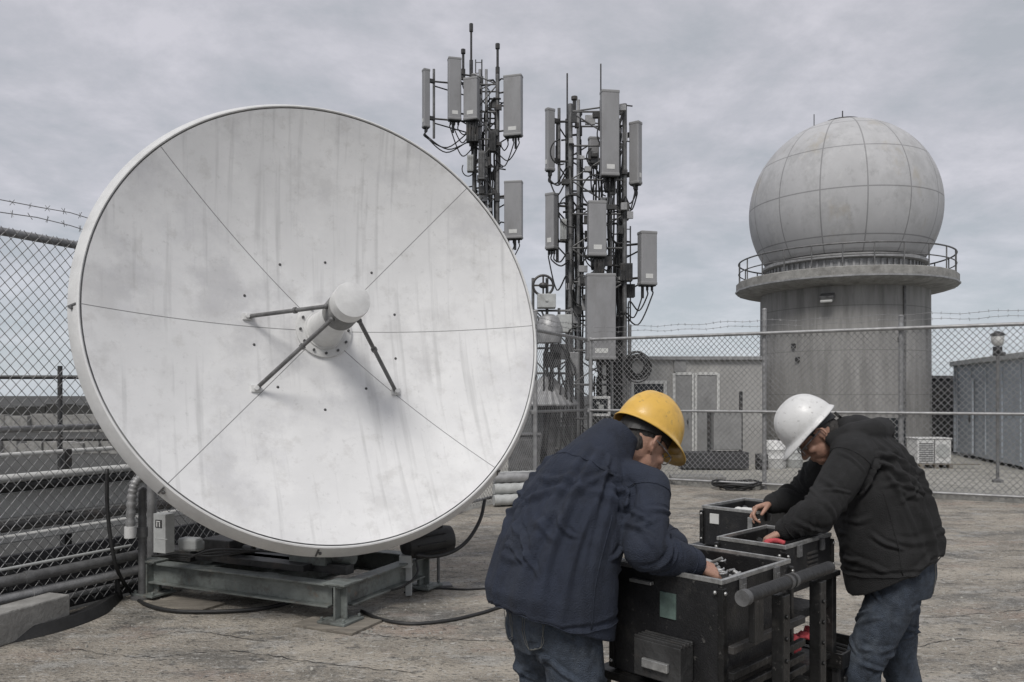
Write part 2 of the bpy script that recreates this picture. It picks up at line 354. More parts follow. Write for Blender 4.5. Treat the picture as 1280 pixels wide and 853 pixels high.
# ------------------------------------------------------------------ chain-link fences
def fence(name, label, p0, dr, Ls, dd, wr, posts, mid=1.37, top=2.75, strands=2, rise=0.):
    t = thing(name, label, 'fence', p0)
    nrm = V((-dr.y, dr.x, 0))
    P = lambda s_, z_, o_=0: p0+dr*s_+V((0,0,z_*(1+rise*s_)))+nrm*o_
    mb = MB(); z0, z1 = .04, top+.03; hh = dd*1.08
    k0 = int(-(z1)/hh)-2; k1 = int(Ls/dd+z1/hh)+2
    for fam in (1, -1):
        for k in range(k0, k1+1):
            # s = k*dd + fam*z*dd/hh
            zs = []
            lo, hi = z0, z1
            g = fam*dd/hh
            sa, sb = k*dd+g*lo, k*dd+g*hi
            if max(sa, sb) < 0 or min(sa, sb) > Ls: continue
            def clipz(sv): return (sv-k*dd)/g
            for sv in (0, Ls):
                if (sa-sv)*(sb-sv) < 0:
                    zz = clipz(sv)
                    if (sa < 0 and sv == 0) or (sa > Ls and sv == Ls): lo = max(lo, zz)
                    else: hi = min(hi, zz)
            if hi-lo < .02: continue
            n_ = max(2, int((hi-lo)/.35)); pts = []
            for i in range(n_+1):
                zz = lo+(hi-lo)*i/n_; ss = k*dd+g*zz
                pts.append(P(ss, zz, .02*fam*.15+.012*noise.noise(V((ss*.7, zz*.9, 3)))))
            mb.path(pts, wr, 4)
    mb.build('chain_link_mesh', 'wire', t)
    for s_, ext in posts:
        mb = MB(); mb.tube(P(s_, -.05, .05), P(s_, top+ext, .05), .038, 12); mb.ell(P(s_, top+ext, .05), (.042,.042,.03)); mb.build('post', 'galv', t, 'auto')
    o_ = .05
    for nm, z_, rr in (('top_rail', top, .03), ('middle_rail', mid, .024), ('bottom_rail', .10, .022)):
        mb = MB(); mb.tube(P(0, z_, -.03), P(Ls, z_, -.03), rr, 10)
        for s_, ext in posts: mb.tube(P(s_, z_-.035, .01), P(s_, z_+.035, .01), .052, 12)
        mb.build(nm, 'galv', t, 'auto')
    for i in range(strands):
        mb = MB(); zc = top+.13+.09*i
        pts = [P(Ls*j/60, zc+.015*math.sin(j*1.7+i)+.01*math.sin(j*.6)) for j in range(61)]
        mb.path(pts, .0035, 4)
        s_ = .05
        while s_ < Ls:
            c = P(s_, zc+.0); j = s_/Ls*60; c.z = (zc+.015*math.sin(j*1.7+i)+.01*math.sin(j*.6))*(1+rise*s_)
            for q_ in range(2):
                d = (dr*random.uniform(-.5,.5)+nrm*random.uniform(-1,1)+V((0,0,random.uniform(.4,1)))).normalized()*.028
                mb.tube(c-d, c+d, .0022, 4)
            s_ += .13
        mb.build('barbed_wire', 'wire', t)
    return t, P
LL = 15.6
fl, PL = fence('chain_link_fence', 'galvanised chain link fence running diagonally behind the big dish, barbed wire on top', CORN, FL, LL, .082, .0029, [(0,.02),(2.5,.3),(5,.3),(7.5,.3),(9.97,.3),(13.4,.3)], rise=.0025)
s950 = (V((4.33,13.9,0))-CORN).dot(FR)
fr_, PRr = fence('chain_link_fence', 'galvanised chain link fence across the yard in front of the radome tower', CORN+FR*.06, FR, 13.5, .098, .0042, [(3.28,.42),(5.45,.2),(8.4,.2),(11.2,.2)])
# corner post belongs to the right run's neighbour; small pale notice box hung on the left run
t = thing('meter_box', 'small pale framed box with dark window hanging on the fence corner beside the yellow helmet', 'box', W(750,508,15.68))
c = W(750,508,15.68)
mb = MB()
for dx, dz, sx_, sz in ((0,.17,.40,.05),(0,-.17,.40,.05),(-.175,0,.05,.29),(.175,0,.05,.29)): mb.box(c+V((dx,0,dz)), (sx_,.1,sz))
mb.build('frame', 'whiteplastic', t, bevel=.006)
mb = MB(); mb.box(c+V((0,.03,0)), (.30,.06,.29)); mb.build('window', 'glassdark', t)
mb = MB(); mb.box(c+V((.02,-.02,-.03)), (.1,.04,.12)); mb.box(c+V((-.04,-.02,.06)), (.07,.04,.05)); mb.build('dial', 'boxgrey', t, bevel=.005)
mb = MB(); mb.box(c+V((0,.1,.0)), (.06,.14,.3)); mb.build('bracket', 'galv', t)

# pipes along the foot of the left fence (inside)
nL = V((FL.y, -FL.x, 0))                    # towards the yard? fixed below
if nL.x < 0: nL = -nL
def fpipe(z, r, off, s0, s1, name, label, mt, cat='pipe', grp=None):
    p0 = CORN+FL*s0+nL*off+V((0,0,z)); p1 = CORN+FL*s1+nL*off+V((0,0,z))
    mb = MB(); mb.tube(p0, p1, r, 14)
    if r > .02:
        k = s0+.9
        while k < s1: mb.tube(CORN+FL*(k-.03)+nL*off+V((0,0,z)), CORN+FL*(k+.03)+nL*off+V((0,0,z)), r*1.18, 14); k += 1.9
    o = mb.build(name, mt, None, 'auto', origin=p0)
    return tag(o, label, cat, grp)
g_ = 'pipes along the foot of the fence'
fpipe(.43, .011, .09, 10.2, 15.2, 'conduit_pipe', 'thinnest pale conduit along the foot of the fence, uppermost of three', 'boxgrey', grp=g_)
fpipe(.345, .040, .10, 10.15, 15.2, 'conduit_pipe', 'thick dull steel pipe along the foot of the fence, middle of three', 'galvdark', grp=g_)
fpipe(.225, .038, .11, 10.1, 15.2, 'conduit_pipe', 'lowest grey pipe along the foot of the fence', 'galv', grp=g_)
for k in range(6):
    c = CORN+FL*(10.3+k*.85)+nL*.06
    mb = MB(); mb.box(c+V((0,0,.23)), (.03,.03,.46), math.atan2(FL.y, FL.x))
    tag(mb.build('pipe_support', 'steeldark', None, bevel=.003, origin=c), 'short dark post carrying the low pipes at the fence foot', 'pipe support', 'pipe supports at the fence foot')
# dark skirting board behind them
mb = MB(); c0 = CORN+FL*11.9+nL*-.12
mb.box(c0+V((0,0,.30)), (5.6,.05,.36), math.atan2(FL.y, FL.x)); mb.box(c0+V((0,0,.1)), (5.6,.07,.2), math.atan2(FL.y, FL.x))
tag(mb.build('kick_board', 'contdark', None, bevel=.004, origin=c0), 'dark board fixed low along the outside of the left fence', 'board')

# pipe rack beyond the left fence
pr = thing('pipe_rack', 'rack of pale ducts and dark pipes beyond the left fence', 'pipe rack', CORN+FL*11.5-nL*.75)
def rk(s_, z_, o_=-.75): return CORN+FL*(s_+.2)+nL*o_+V((0,0,z_-.04))
for z_, r_, m_, s0, s1, o_ in ((1.02,.035,'trimwhite',7.5,15.2,-.75),(.95,.05,'steeldark',7.5,15.2,-.78),(.64,.045,'steeldark',7.5,15.2,-.7),(1.2,.02,'trimwhite',7.5,15.2,-.9)):
    mb = MB(); mb.tube(rk(s0,z_,o_), rk(s1,z_,o_), r_, 14); mb.build('pipe', m_, pr, 'auto')
mb = MB(); mb.box(rk(9.55,.79,-.84), (2.9,.06,.21), math.atan2(FL.y,FL.x)); mb.build('duct_panel', 'trimwhite', pr, bevel=.01)
mb = MB(); mb.box(rk(13.2,.79,-.84), (3.4,.06,.21), math.atan2(FL.y,FL.x)); mb.build('duct_panel', 'steeldark', pr, bevel=.01)
mb = MB(); mb.box(rk(11.2,.55,-.66), (7.4,.12,.06), math.atan2(FL.y,FL.x)); mb.build('cable_tray', 'trimwhite', pr, bevel=.01)
for s_ in (8.1,9.9,11.6,13.3,15.0):
    mb = MB(); mb.box(rk(s_,.56,-.9), (.07,.07,1.32), math.atan2(FL.y,FL.x)); mb.build('post', 'steeldark', pr, bevel=.004)
# far pipe railing
ra = thing('pipe_railing', 'thin dark pipe railing standing far out on the dark land at left', 'railing', W(75,545,12))
za = 1.93
for px in (-60, 75, 210):
    p = W(px,HY,12); mb = MB(); mb.tube((p.x,p.y,-.06), (p.x,p.y,2.1), .035, 10); mb.build('post', 'steeldark', ra, 'auto')
for z_ in (1.93, 1.0):
    mb = MB(); mb.tube((W(-90,HY,12).x,12,z_), (W(260,HY,12).x,12,z_), .03, 10); mb.build('rail', 'steeldark', ra, 'auto')
# walls and heaps on the far land
for i, (px, py, Y, w_, h_, m_, lb) in enumerate(((40,520,38,26,.7,'concrete2','long low concrete wall far out on the dark land'),(95,508,70,60,.8,'terrain','dark distant bank on the horizon at left'),(60,536,24,10,.35,'concrete2','low broken kerb beyond the thin dark railing'))):
    p = W(px,HY,Y); mb = MB()
    n_ = 24
    for k in range(n_):
        hh = h_*(.75+.5*random.random())
        mb.box((p.x-w_/2+w_*(k+.5)/n_, Y+random.uniform(-.2,.2), hh/2-.06), (w_/n_*1.02, .5+.2*random.random(), hh+.001*k))
    tag(mb.build('low_wall', m_, None, origin=(p.x,Y,0)), lb, 'wall')

# kerb block and black cable ramp in the left foreground
c = G(45,785)
k0 = G(88,781); k1 = G(-40,822)
d = (k1-k0).normalized(); nn = V((-d.y,d.x,0)); nn = nn if nn.y > 0 else -nn
mb = MB(); mb.box((k0+k1)/2+nn*.10+V((0,0,.11)), ((k1-k0).length,.20,.22), math.atan2(d.y,d.x))
tag(mb.build('kerb_block', 'concrete2', None, bevel=.012, origin=k0), 'loose grey concrete kerb block lying beside the left fence', 'kerb block')
mb = MB(); sp = spline([G(150,748)+V((0,0,.05)),G(120,768)+V((0,0,.05)),G(80,784)+V((0,0,.05)),G(30,797)+V((0,0,.05)),G(-60,815)+V((0,0,.05))], 8)
vs = []
for i, p in enumerate(sp):
    t_ = (sp[min(i+1,len(sp)-1)]-sp[max(i-1,0)]).normalized(); n_ = V((-t_.y,t_.x,0)); wd = .03+.05*min(1,i/8)
    for u_, z_ in ((-1,0),(-.85,.06),(.35,.075),(1,0)): vs.append((p.x+n_.x*u_*wd, p.y+n_.y*u_*wd, z_))
n4 = 4
fs = [(i*4+j,i*4+(j+1)%4,(i+1)*4+(j+1)%4,(i+1)*4+j) for i in range(len(sp)-1) for j in range(4)]+[(3,2,1,0),tuple(range(len(vs)-4,len(vs)))]
mb.add(vs, fs)
tag(mb.build('cable_ramp', 'black', None, bevel=.004, origin=sp[0]), 'curved black rubber cable ramp on the ground by the kerb block', 'cable ramp')

# ------------------------------------------------------------------ satellite dish
DC = V((-1.338,6.1,2.26)); AZ, EL, DR = R(28.64), R(12.6), 1.724
ax = V((math.sin(AZ)*math.cos(EL), -math.cos(AZ)*math.cos(EL), math.sin(EL)))
du = V((0,0,1)).cross(ax).normalized(); dv = ax.cross(du)
DEPTH = .40
DM = Matrix((( *[du.x, dv.x, ax.x], DC.x), (*[du.y, dv.y, ax.y], DC.y), (*[du.z, dv.z, ax.z], DC.z), (0,0,0,1)))
FC = V((-1.24,5.76,0)); fa = V((-.907,.42,0)).normalized(); fb = V((.42,.907,0)).normalized()
FLn, FWd = 1.98, 1.15
fctr = FC+fa*FLn/2+fb*FWd/2
dish = thing('satellite_dish', 'huge pale parabolic dish on a low grey steel frame in the yard', 'satellite dish', (fctr.x,fctr.y,0))
LM = Matrix.Translation(-dish.location) @ DM
def zpar(r): return -DEPTH*(1-(r/DR)**2)
mb = MB()
prof = [(DR*i/40, zpar(DR*i/40)) for i in range(40, 0, -1)]
prof.append((.002, zpar(0)))
prof += [(.002, zpar(0)-.03)]+[(DR*i/20*.995, zpar(DR*i/20)-.03) for i in range(1, 21)]
mb.lathe(prof, n=128, cap=False)
mb.f += [(40*128+i, 40*128+(i+1) % 128, 41*128+(i+1) % 128, 41*128+i) for i in range(0)]
mb.build('reflector', 'dish', dish, True, mtx=LM)
mb = MB()
mb.lathe([(DR+.010,-.03),(DR+.010,.004),(DR+.016,.010),(DR+.026,.008),(DR+.082,-.082),(DR+.084,-.094),(DR+.076,-.102),(DR+.02,-.102),(DR-.03,-.10),(DR-.03,-.085),(DR+.0,-.07),(DR+.004,-.03)], n=160, cap=False)
n0 = 160; k_ = 12
mb.f += [((k_-1)*n0+i, (k_-1)*n0+(i+1) % n0, (i+1) % n0, i) for i in range(n0)]
rim = mb.build('rim', 'dishrim', dish, 'auto', mtx=LM)
def dl(u_, v_, w_=0): return DC+du*u_+dv*v_+ax*w_
# joint brackets on the rim's outer band
for a_ in (0, 180, 225, 262, 315, 345):
    t_ = R(a_); mb = MB(); c_ = V((math.cos(t_), math.sin(t_), 0)); s_ = V((-math.sin(t_), math.cos(t_), 0))
    nn_ = (c_*.85+V((0,0,.52))).normalized(); tt_ = nn_.cross(s_); q_ = c_*(DR+.055)+V((0,0,-.037))
    mb.box(q_, (.012,.012,.085), ax=(nn_, s_, tt_)); mb.tube(q_+s_*.02, q_+s_*.02+nn_*.012, .012, 8)
    mb.build('rim_clamp', 'galvdark', dish, mtx=LM)
# hub plate, feed
zb = -DEPTH
mb = MB(); mb.lathe([(.225,zb+.004),(.225,zb+.03),(.20,zb+.036),(.165,zb+.036),(.16,zb+.05),(.01,zb+.05)], n=48); mb.build('hub_plate', 'feed', dish, 'auto', mtx=LM)
for i in range(12):
    t_ = 2*math.pi*i/12; p = V((.195*math.cos(t_), .195*math.sin(t_), zb+.036)); mb = MB(); mb.tube(p, p+V((0,0,.014)), .011, 6); mb.build('hub_bolt', 'bolt', dish, mtx=LM)
mb = MB(); mb.lathe([(.15,zb+.05),(.145,zb+.06),(.118,zb+.30),(.105,zb+.42),(.105,zb+.45)], n=40); mb.build('feed_cone', 'feed', dish, 'auto', mtx=LM)
mb = MB(); pf = [(.12,zb+.45)]
for i in range(12): z_ = zb+.455+i*.017; pf += [(.132,z_),(.132,z_+.007),(.122,z_+.009),(.122,z_+.015)]
pf += [(.128,zb+.665)]
mb.lathe(pf, n=44); fd = mb.build('feed_collar', 'collar', dish, 'auto', mtx=LM)
mb = MB(); mb.lathe([(.128,zb+.665),(.136,zb+.67),(.137,zb+.78),(.132,zb+.795),(.06,zb+.81),(.002,zb+.812)], n=44); mb.build('feed_cap', 'whiteplastic', dish, 'auto', mtx=LM)
for (u1, v1), a2 in (((-.60,.075), 178), ((-.565,-.50), 222), ((.545,-.52), 318)):
    r1 = math.hypot(u1, v1); p0 = V((u1, v1, zpar(r1)+.012)); t_ = R(a2); p1 = V((.14*math.cos(t_), .14*math.sin(t_), zb+.60))
    mb = MB(); mb.tube(p0, p1, .016, 12); mb.tube(p0.lerp(p1,.60), p0.lerp(p1,.63), .024, 12); mb.ell(p1, (.022,.022,.022))
    st = mb.build('feed_strut', 'galvdark', dish, 'auto', mtx=LM)
    mb = MB(); mb.box(p0+V((0,0,.0)), (.075,.055,.02)); mb.tube(p0, p0+V((0,0,.035)), .02, 8); mb.build('strut_foot', 'feed', dish, bevel=.004, mtx=LM)
for i in range(10):
    mb = MB(); t_ = 2*math.pi*(i+.4)/10; r1 = .62+.05*math.sin(i*2.1); p = V((r1*math.cos(t_), r1*math.sin(t_), zpar(r1))); mb.ell(p, (.012,.012,.006), n=8, k=6); mb.build('panel_bolt', 'bolt', dish, mtx=LM)
# back ribs, yoke and pedestal
mb = MB()
for i in range(12):
    t_ = 2*math.pi*i/12; c_ = V((math.cos(t_), math.sin(t_), 0)); s_ = V((-math.sin(t_), math.cos(t_), 0))
    vs = []
    for r1 in (.3,.7,1.1,1.45,1.68):
        zz = zpar(r1)-.035; dpt = .22*(1-r1/1.75)+.02
        for q_ in (-.012,.012): vs += [c_*r1+s_*q_+V((0,0,zz)), c_*r1+s_*q_+V((0,0,zz-dpt))]
    fs = []
    for k in range(4):
        a0 = k*4; fs += [(a0,a0+1,a0+5,a0+4),(a0+2,a0+6,a0+7,a0+3),(a0,a0+4,a0+6,a0+2),(a0+1,a0+3,a0+7,a0+5)]
    fs += [(0,2,3,1),(16,17,19,18)]
    mb.add(vs, fs)
mb.build('back_ribs', 'framepaint', dish, mtx=LM)
mb = MB(); mb.lathe([(.42,zb-.05),(.42,zb-.22),(.30,zb-.34),(.1,zb-.36)], n=32); mb.build('back_hub', 'framepaint', dish, 'auto', mtx=LM)
bk = dl(0,0,zb-.25)
pc = V((fctr.x,fctr.y,0)); pc = V((bk.x-ax.x*.15, bk.y-ax.y*.15, 0))
mb = MB(); mb.lathe([(.34,.31),(.34,.36),(.2,.40),(.17,.7),(.17,1.75),(.22,1.8),(.22,1.95)], c=pc, n=28); mb.build('pedestal', 'framepaint', dish, 'auto')
hd = V((ax.x,ax.y,0)).normalized(); hs = V((-hd.y,hd.x,0))
mb = MB()
for s_ in (-1,1):
    mb.box(pc+hs*.3*s_-hd*.16+V((0,0,2.05)), (.40,.03,.42), ax=(hd,hs,V((0,0,1))))
mb.box(pc+V((0,0,1.93)), (.42,.6,.05), ax=(hd,hs,V((0,0,1)))); mb.build('yoke', 'framepaint', dish, bevel=.008)
mb = MB(); lo = dl(0,-1.25,zpar(1.25)-.1); mb.tube(pc+hd*.15+V((0,0,.55)), lo, .045, 12); mb.tube(pc+hd*.15+V((0,0,.55)), (pc+hd*.15+V((0,0,.55))).lerp(lo,.5), .065, 12); mb.build('elevation_jack', 'steeldark', dish, 'auto')
# base frame of I-beams
zc, bh = .205, .17
Pq = lambda a_, b_, z_: FC+fa*a_+fb*b_+V((0,0,z_))
for p0, p1 in ((Pq(.07,.0,zc),Pq(FLn+.02,0,zc)),(Pq(.07,FWd,zc),Pq(FLn+.02,FWd,zc)),(Pq(0,.07,zc),Pq(0,FWd-.07,zc)),(Pq(FLn-.1,.07,zc),Pq(FLn-.1,FWd-.07,zc)),(Pq(.7,.07,zc),Pq(.7,FWd-.07,zc)),(Pq(1.35,.07,zc),Pq(1.35,FWd-.07,zc))):
    mb = MB(); mb.ibeam(p0, p1, bh, .12); mb.build('frame_beam', 'framepaint', dish, bevel=.003)
for a_, b_ in ((0,0),(FLn-.1,0),(0,FWd),(FLn-.1,FWd)):
    mb = MB(); mb.ibeam(Pq(a_-.06,b_,.16), Pq(a_+.06,b_,.16), .26, .14, .016)
    mb.box(Pq(a_,b_,.16), (.016,.15,.262), math.atan2(fa.y,fa.x)); mb.box(Pq(a_,b_,.031), (.24,.24,.018), math.atan2(fa.y,fa.x)); mb.box(Pq(a_,b_,.30), (.19,.17,.016), math.atan2(fa.y,fa.x))
    for i in (-1,1):
        for j in (-1,1): mb.tube(Pq(a_+.095*i,b_+.095*j,.04), Pq(a_+.095*i,b_+.095*j,.065), .012, 6)
    mb.build('frame_foot', 'framepaint', dish, bevel=.003)
# cross members and gearbox under the dish
mb = MB(); mb.box(Pq(.95,.5,.345), (1.1,.85,.05), math.atan2(fa.y,fa.x)); mb.box(Pq(.95,.25,.335), (1.7,.1,.07), math.atan2(fa.y,fa.x)); mb.build('turntable_plate', 'steeldark', dish, bevel=.004)
mb = MB(); mb.box(Pq(.45,.3,.41), (.35,.25,.11), math.atan2(fa.y,fa.x)); mb.tube(Pq(.3,.3,.41), Pq(.1,.3,.41), .05, 14); mb.build('gearbox', 'framepaint', dish, bevel=.008)
mb = MB(); mb.box(Pq(1.3,.2,.42), (.3,.22,.15), math.atan2(fa.y,fa.x)); mb.tube(Pq(1.1,.2,.42), Pq(1.0,.2,.42), .035, 12); mb.build('gearbox', 'steeldark', dish, bevel=.008)
mb = MB(); mb.box(Pq(1.72,.15,.34), (.34,.16,.09), math.atan2(fa.y,fa.x)); mb.build('junction_box', 'steeldark', dish, bevel=.006)
# drum motor at right
p0 = W(508,682,6.55); p1 = W(566,672,6.75)
mb = MB(); d = (p1-p0).normalized(); L_ = (p1-p0).length
u_, w_ = perp(d); mb.lathe([(.05,-.04),(.075,-.03),(.115,0),(.118,L_*.8),(.105,L_*.95),(.06,L_)], p0, (u_,w_,d), 24)
for i in range(10):
    t_ = 2*math.pi*i/10; mb.box(p0+d*L_*.45+(u_*math.cos(t_)+w_*math.sin(t_))*.12, (.012,.02,L_*.6), ax=(u_*-math.sin(t_)+w_*math.cos(t_), u_*math.cos(t_)+w_*math.sin(t_), d))
mb.build('drive_motor', 'black', dish, 'auto')
mb = MB(); mb.box(p0+V((.0,-.02,-.12)), (.10,.12,.10)); mb.box((p0.x+.02,p0.y,.14), (.05,.05,.26)); mb.build('motor_bracket', 'boxgrey', dish, bevel=.004)
# control box with symbol plate
c = W(205,666,6.15); mb = MB(); mb.box(c, (.125,.09,.30), R(-24)); mb.box(c+V((0,-.047,-.04)), (.127,.01,.006), R(-24)); mb.build('control_box', 'boxgrey', dish, bevel=.006)
rt = Matrix.Rotation(R(-24), 3, 'Z'); cb = dish.children[-1]
mb = MB(); f0 = c+rt@V((-.005,-.0475,.075)); mb.box(f0, (.065,.004,.06), R(-24)); mb.build('symbol_plate', 'bolt', cb)
mb = MB()
for dx in (-.014,.014): mb.box(f0+rt@V((dx,-.003,-.006)), (.010,.003,.035), R(-24))
mb.box(f0+rt@V((0,-.003,.018)), (.04,.003,.008), R(-24)); mb.build('symbol', 'paper', cb)
# lamp-like limit switch
c = W(238,680,6.3); mb = MB(); mb.box(c, (.17,.10,.10), R(-15)); mb.box(c+V((.06,.02,-.02)), (.06,.09,.08), R(-15)); mb.build('limit_switch', 'boxgrey', dish, bevel=.02)
# conduit and corrugated hose at the frame's left end
p = G(178,748); t = thing('conduit_riser', 'dark vertical conduit pipe standing at the left end of the dish frame', 'pipe', (p.x,p.y,0))
mb = MB(); mb.tube((p.x,p.y,0), (p.x,p.y,.88), .032, 14); mb.tube((p.x,p.y,.5), (p.x,p.y,.58), .042, 14); mb.ell((p.x,p.y,.88), (.034,.034,.03)); mb.build('pipe', 'galvdark', t, 'auto')
mb = MB(); mb.lathe([(.09,0),(.09,.02),(.04,.03)], c=(p.x,p.y,0), n=20); mb.build('flange', 'galvdark', t, 'auto')
q0 = W(172,600,6.4); hp = spline([q0+V((.05,.1,.02)), q0, q0+V((-.035,-.02,-.12)), q0+V((-.045,-.03,-.40))], 12)
mb = MB(); mb.path(hp, [.034+.006*math.sin(i*2.1) for i in range(len(hp))], 12); tag(mb.build('corrugated_hose', 'galv', None, True, origin=hp[-1]), 'short pale corrugated hose hanging beside the dark conduit pipe', 'hose')
ho = bpy.context.scene.objects['corrugated_hose']
mb = MB(); mb.tube(hp[-1]+V((0,0,.03)), hp[-1]+V((0,0,-.06)), .045, 14); PO[ho.name] = hp[-1].copy(); mb.build('end_cap', 'whiteplastic', ho, 'auto')
# boards under the feet
def board(px, py, sx_, sy_, rot, lb, z=.01, mt='wood'):
    p = G(px, py); mb = MB(); mb.box((p.x,p.y,z), (sx_,sy_,.02), rot); tag(mb.build('foot_board', mt, None, bevel=.003, origin=(p.x,p.y,0)), lb, 'board', 'boards under the dish frame')
fr0 = math.atan2(fa.y, fa.x)
board(422,781,.52,.36,fr0,'pale board under the front corner foot of the dish frame')
board(231,757,.55,.30,fr0,'wet flat board on the ground before the left foot of the dish frame')
# cables
def cable(pts, r, lb, k=8, mt='black', name='cable'):
    mb = MB(); sp = spline(pts, k); mb.path(sp, r, 8); return tag(mb.build(name, mt, None, True, origin=sp[0]), lb, 'cable')
cable([W(606,625,6.9), W(600,650,6.8), W(585,675,6.7), W(565,690,6.6), W(540,696,6.5), W(520,694,6.45)], .016, 'thick black cable looping down from the dish rim past the drum motor')
cable([G(452,766)+V((0,0,.012)), G(475,776)+V((0,0,.012)), G(512,782)+V((0,0,.012)), G(560,778)+V((0,0,.012)), G(600,769)+V((0,0,.012)), G(640,758)+V((0,0,.012)), G(720,750)+V((0,0,.012))], .014, 'black cable on the ground running from the frame foot behind the man in navy')
cable([G(505,742)+V((0,0,.008)), G(545,737)+V((0,0,.008)), G(590,738)+V((0,0,.008)), G(660,733)+V((0,0,.008)), G(740,731)+V((0,0,.008))], .008, 'thin cable lying further back on the yard behind the dish frame')
cable([W(520,700,6.4), W(522,715,6.35), W(512,728,6.3), W(490,738,6.25), W(470,735,6.3)], .009, 'thin black lead drooping from the drum motor under the frame beam')
cable([PL(10.45,1.05,-.02)+nL*.16, PL(10.45,.7,-.02)+nL*.17, PL(10.4,.3,0)+nL*.18, G(165,745)+V((0,0,.02)), G(185,760)+V((0,0,.02)), G(230,768)+V((0,0,.02)), G(320,765)+V((0,0,.02)), G(380,752)+V((0,0,.02))], .015, 'black cable dropping down the left fence and trailing to the dish frame')
for i in range(3):
    cable([W(190+i*6,700,6.3)+V((0,0,.03)), W(230,698+i*3,6.2)+V((0,0,.03)), W(270,700-i*4,6.15)+V((0,0,.03)), W(330+i*12,690+i*2,6.2)+V((0,0,.02))], .008, ('thin lead lying along the top of the front frame beam','second thin lead bundled on the front frame beam','third lead bundled loosely over the front frame beam')[i])
# thin stand right of the motor
p = G(548,733); t = thing('marker_stand', 'thin upright steel post on a flat foot right of the dish frame', 'post', (p.x,p.y,0))
mb = MB(); mb.tube((p.x,p.y,.02), (p.x,p.y,.42), .014, 10); mb.build('rod', 'galvdark', t, 'auto')
mb = MB(); mb.box((p.x,p.y,.01), (.22,.14,.02), R(15)); mb.build('foot', 'galvdark', t, bevel=.003)

# stacked pipes behind the dish, right
for i in range(7):
    row, k = (0, i) if i < 3 else ((1, i-3) if i < 5 else (2, i-5))
    z_ = .1+.155*row; base = G(655,634)
    p0 = base+V((-.45,.17*k+.085*row,z_)); p1 = base+V((1.2,.55+.17*k+.085*row,z_))
    mb = MB(); n_ = 26; sp = [p0.lerp(p1, j/n_) for j in range(n_+1)]
    mb.path(sp, [.078+(.007 if j % 2 else 0) for j in range(n_+1)], 14)
    o = mb.build('ribbed_duct', ('boxgrey','galvdark','galv')[i % 3], None, 'auto', origin=p0)
    tag(o, 'ribbed duct pipe in the stack on the ground right of the dish', 'duct pipe', 'stacked ribbed duct pipes')

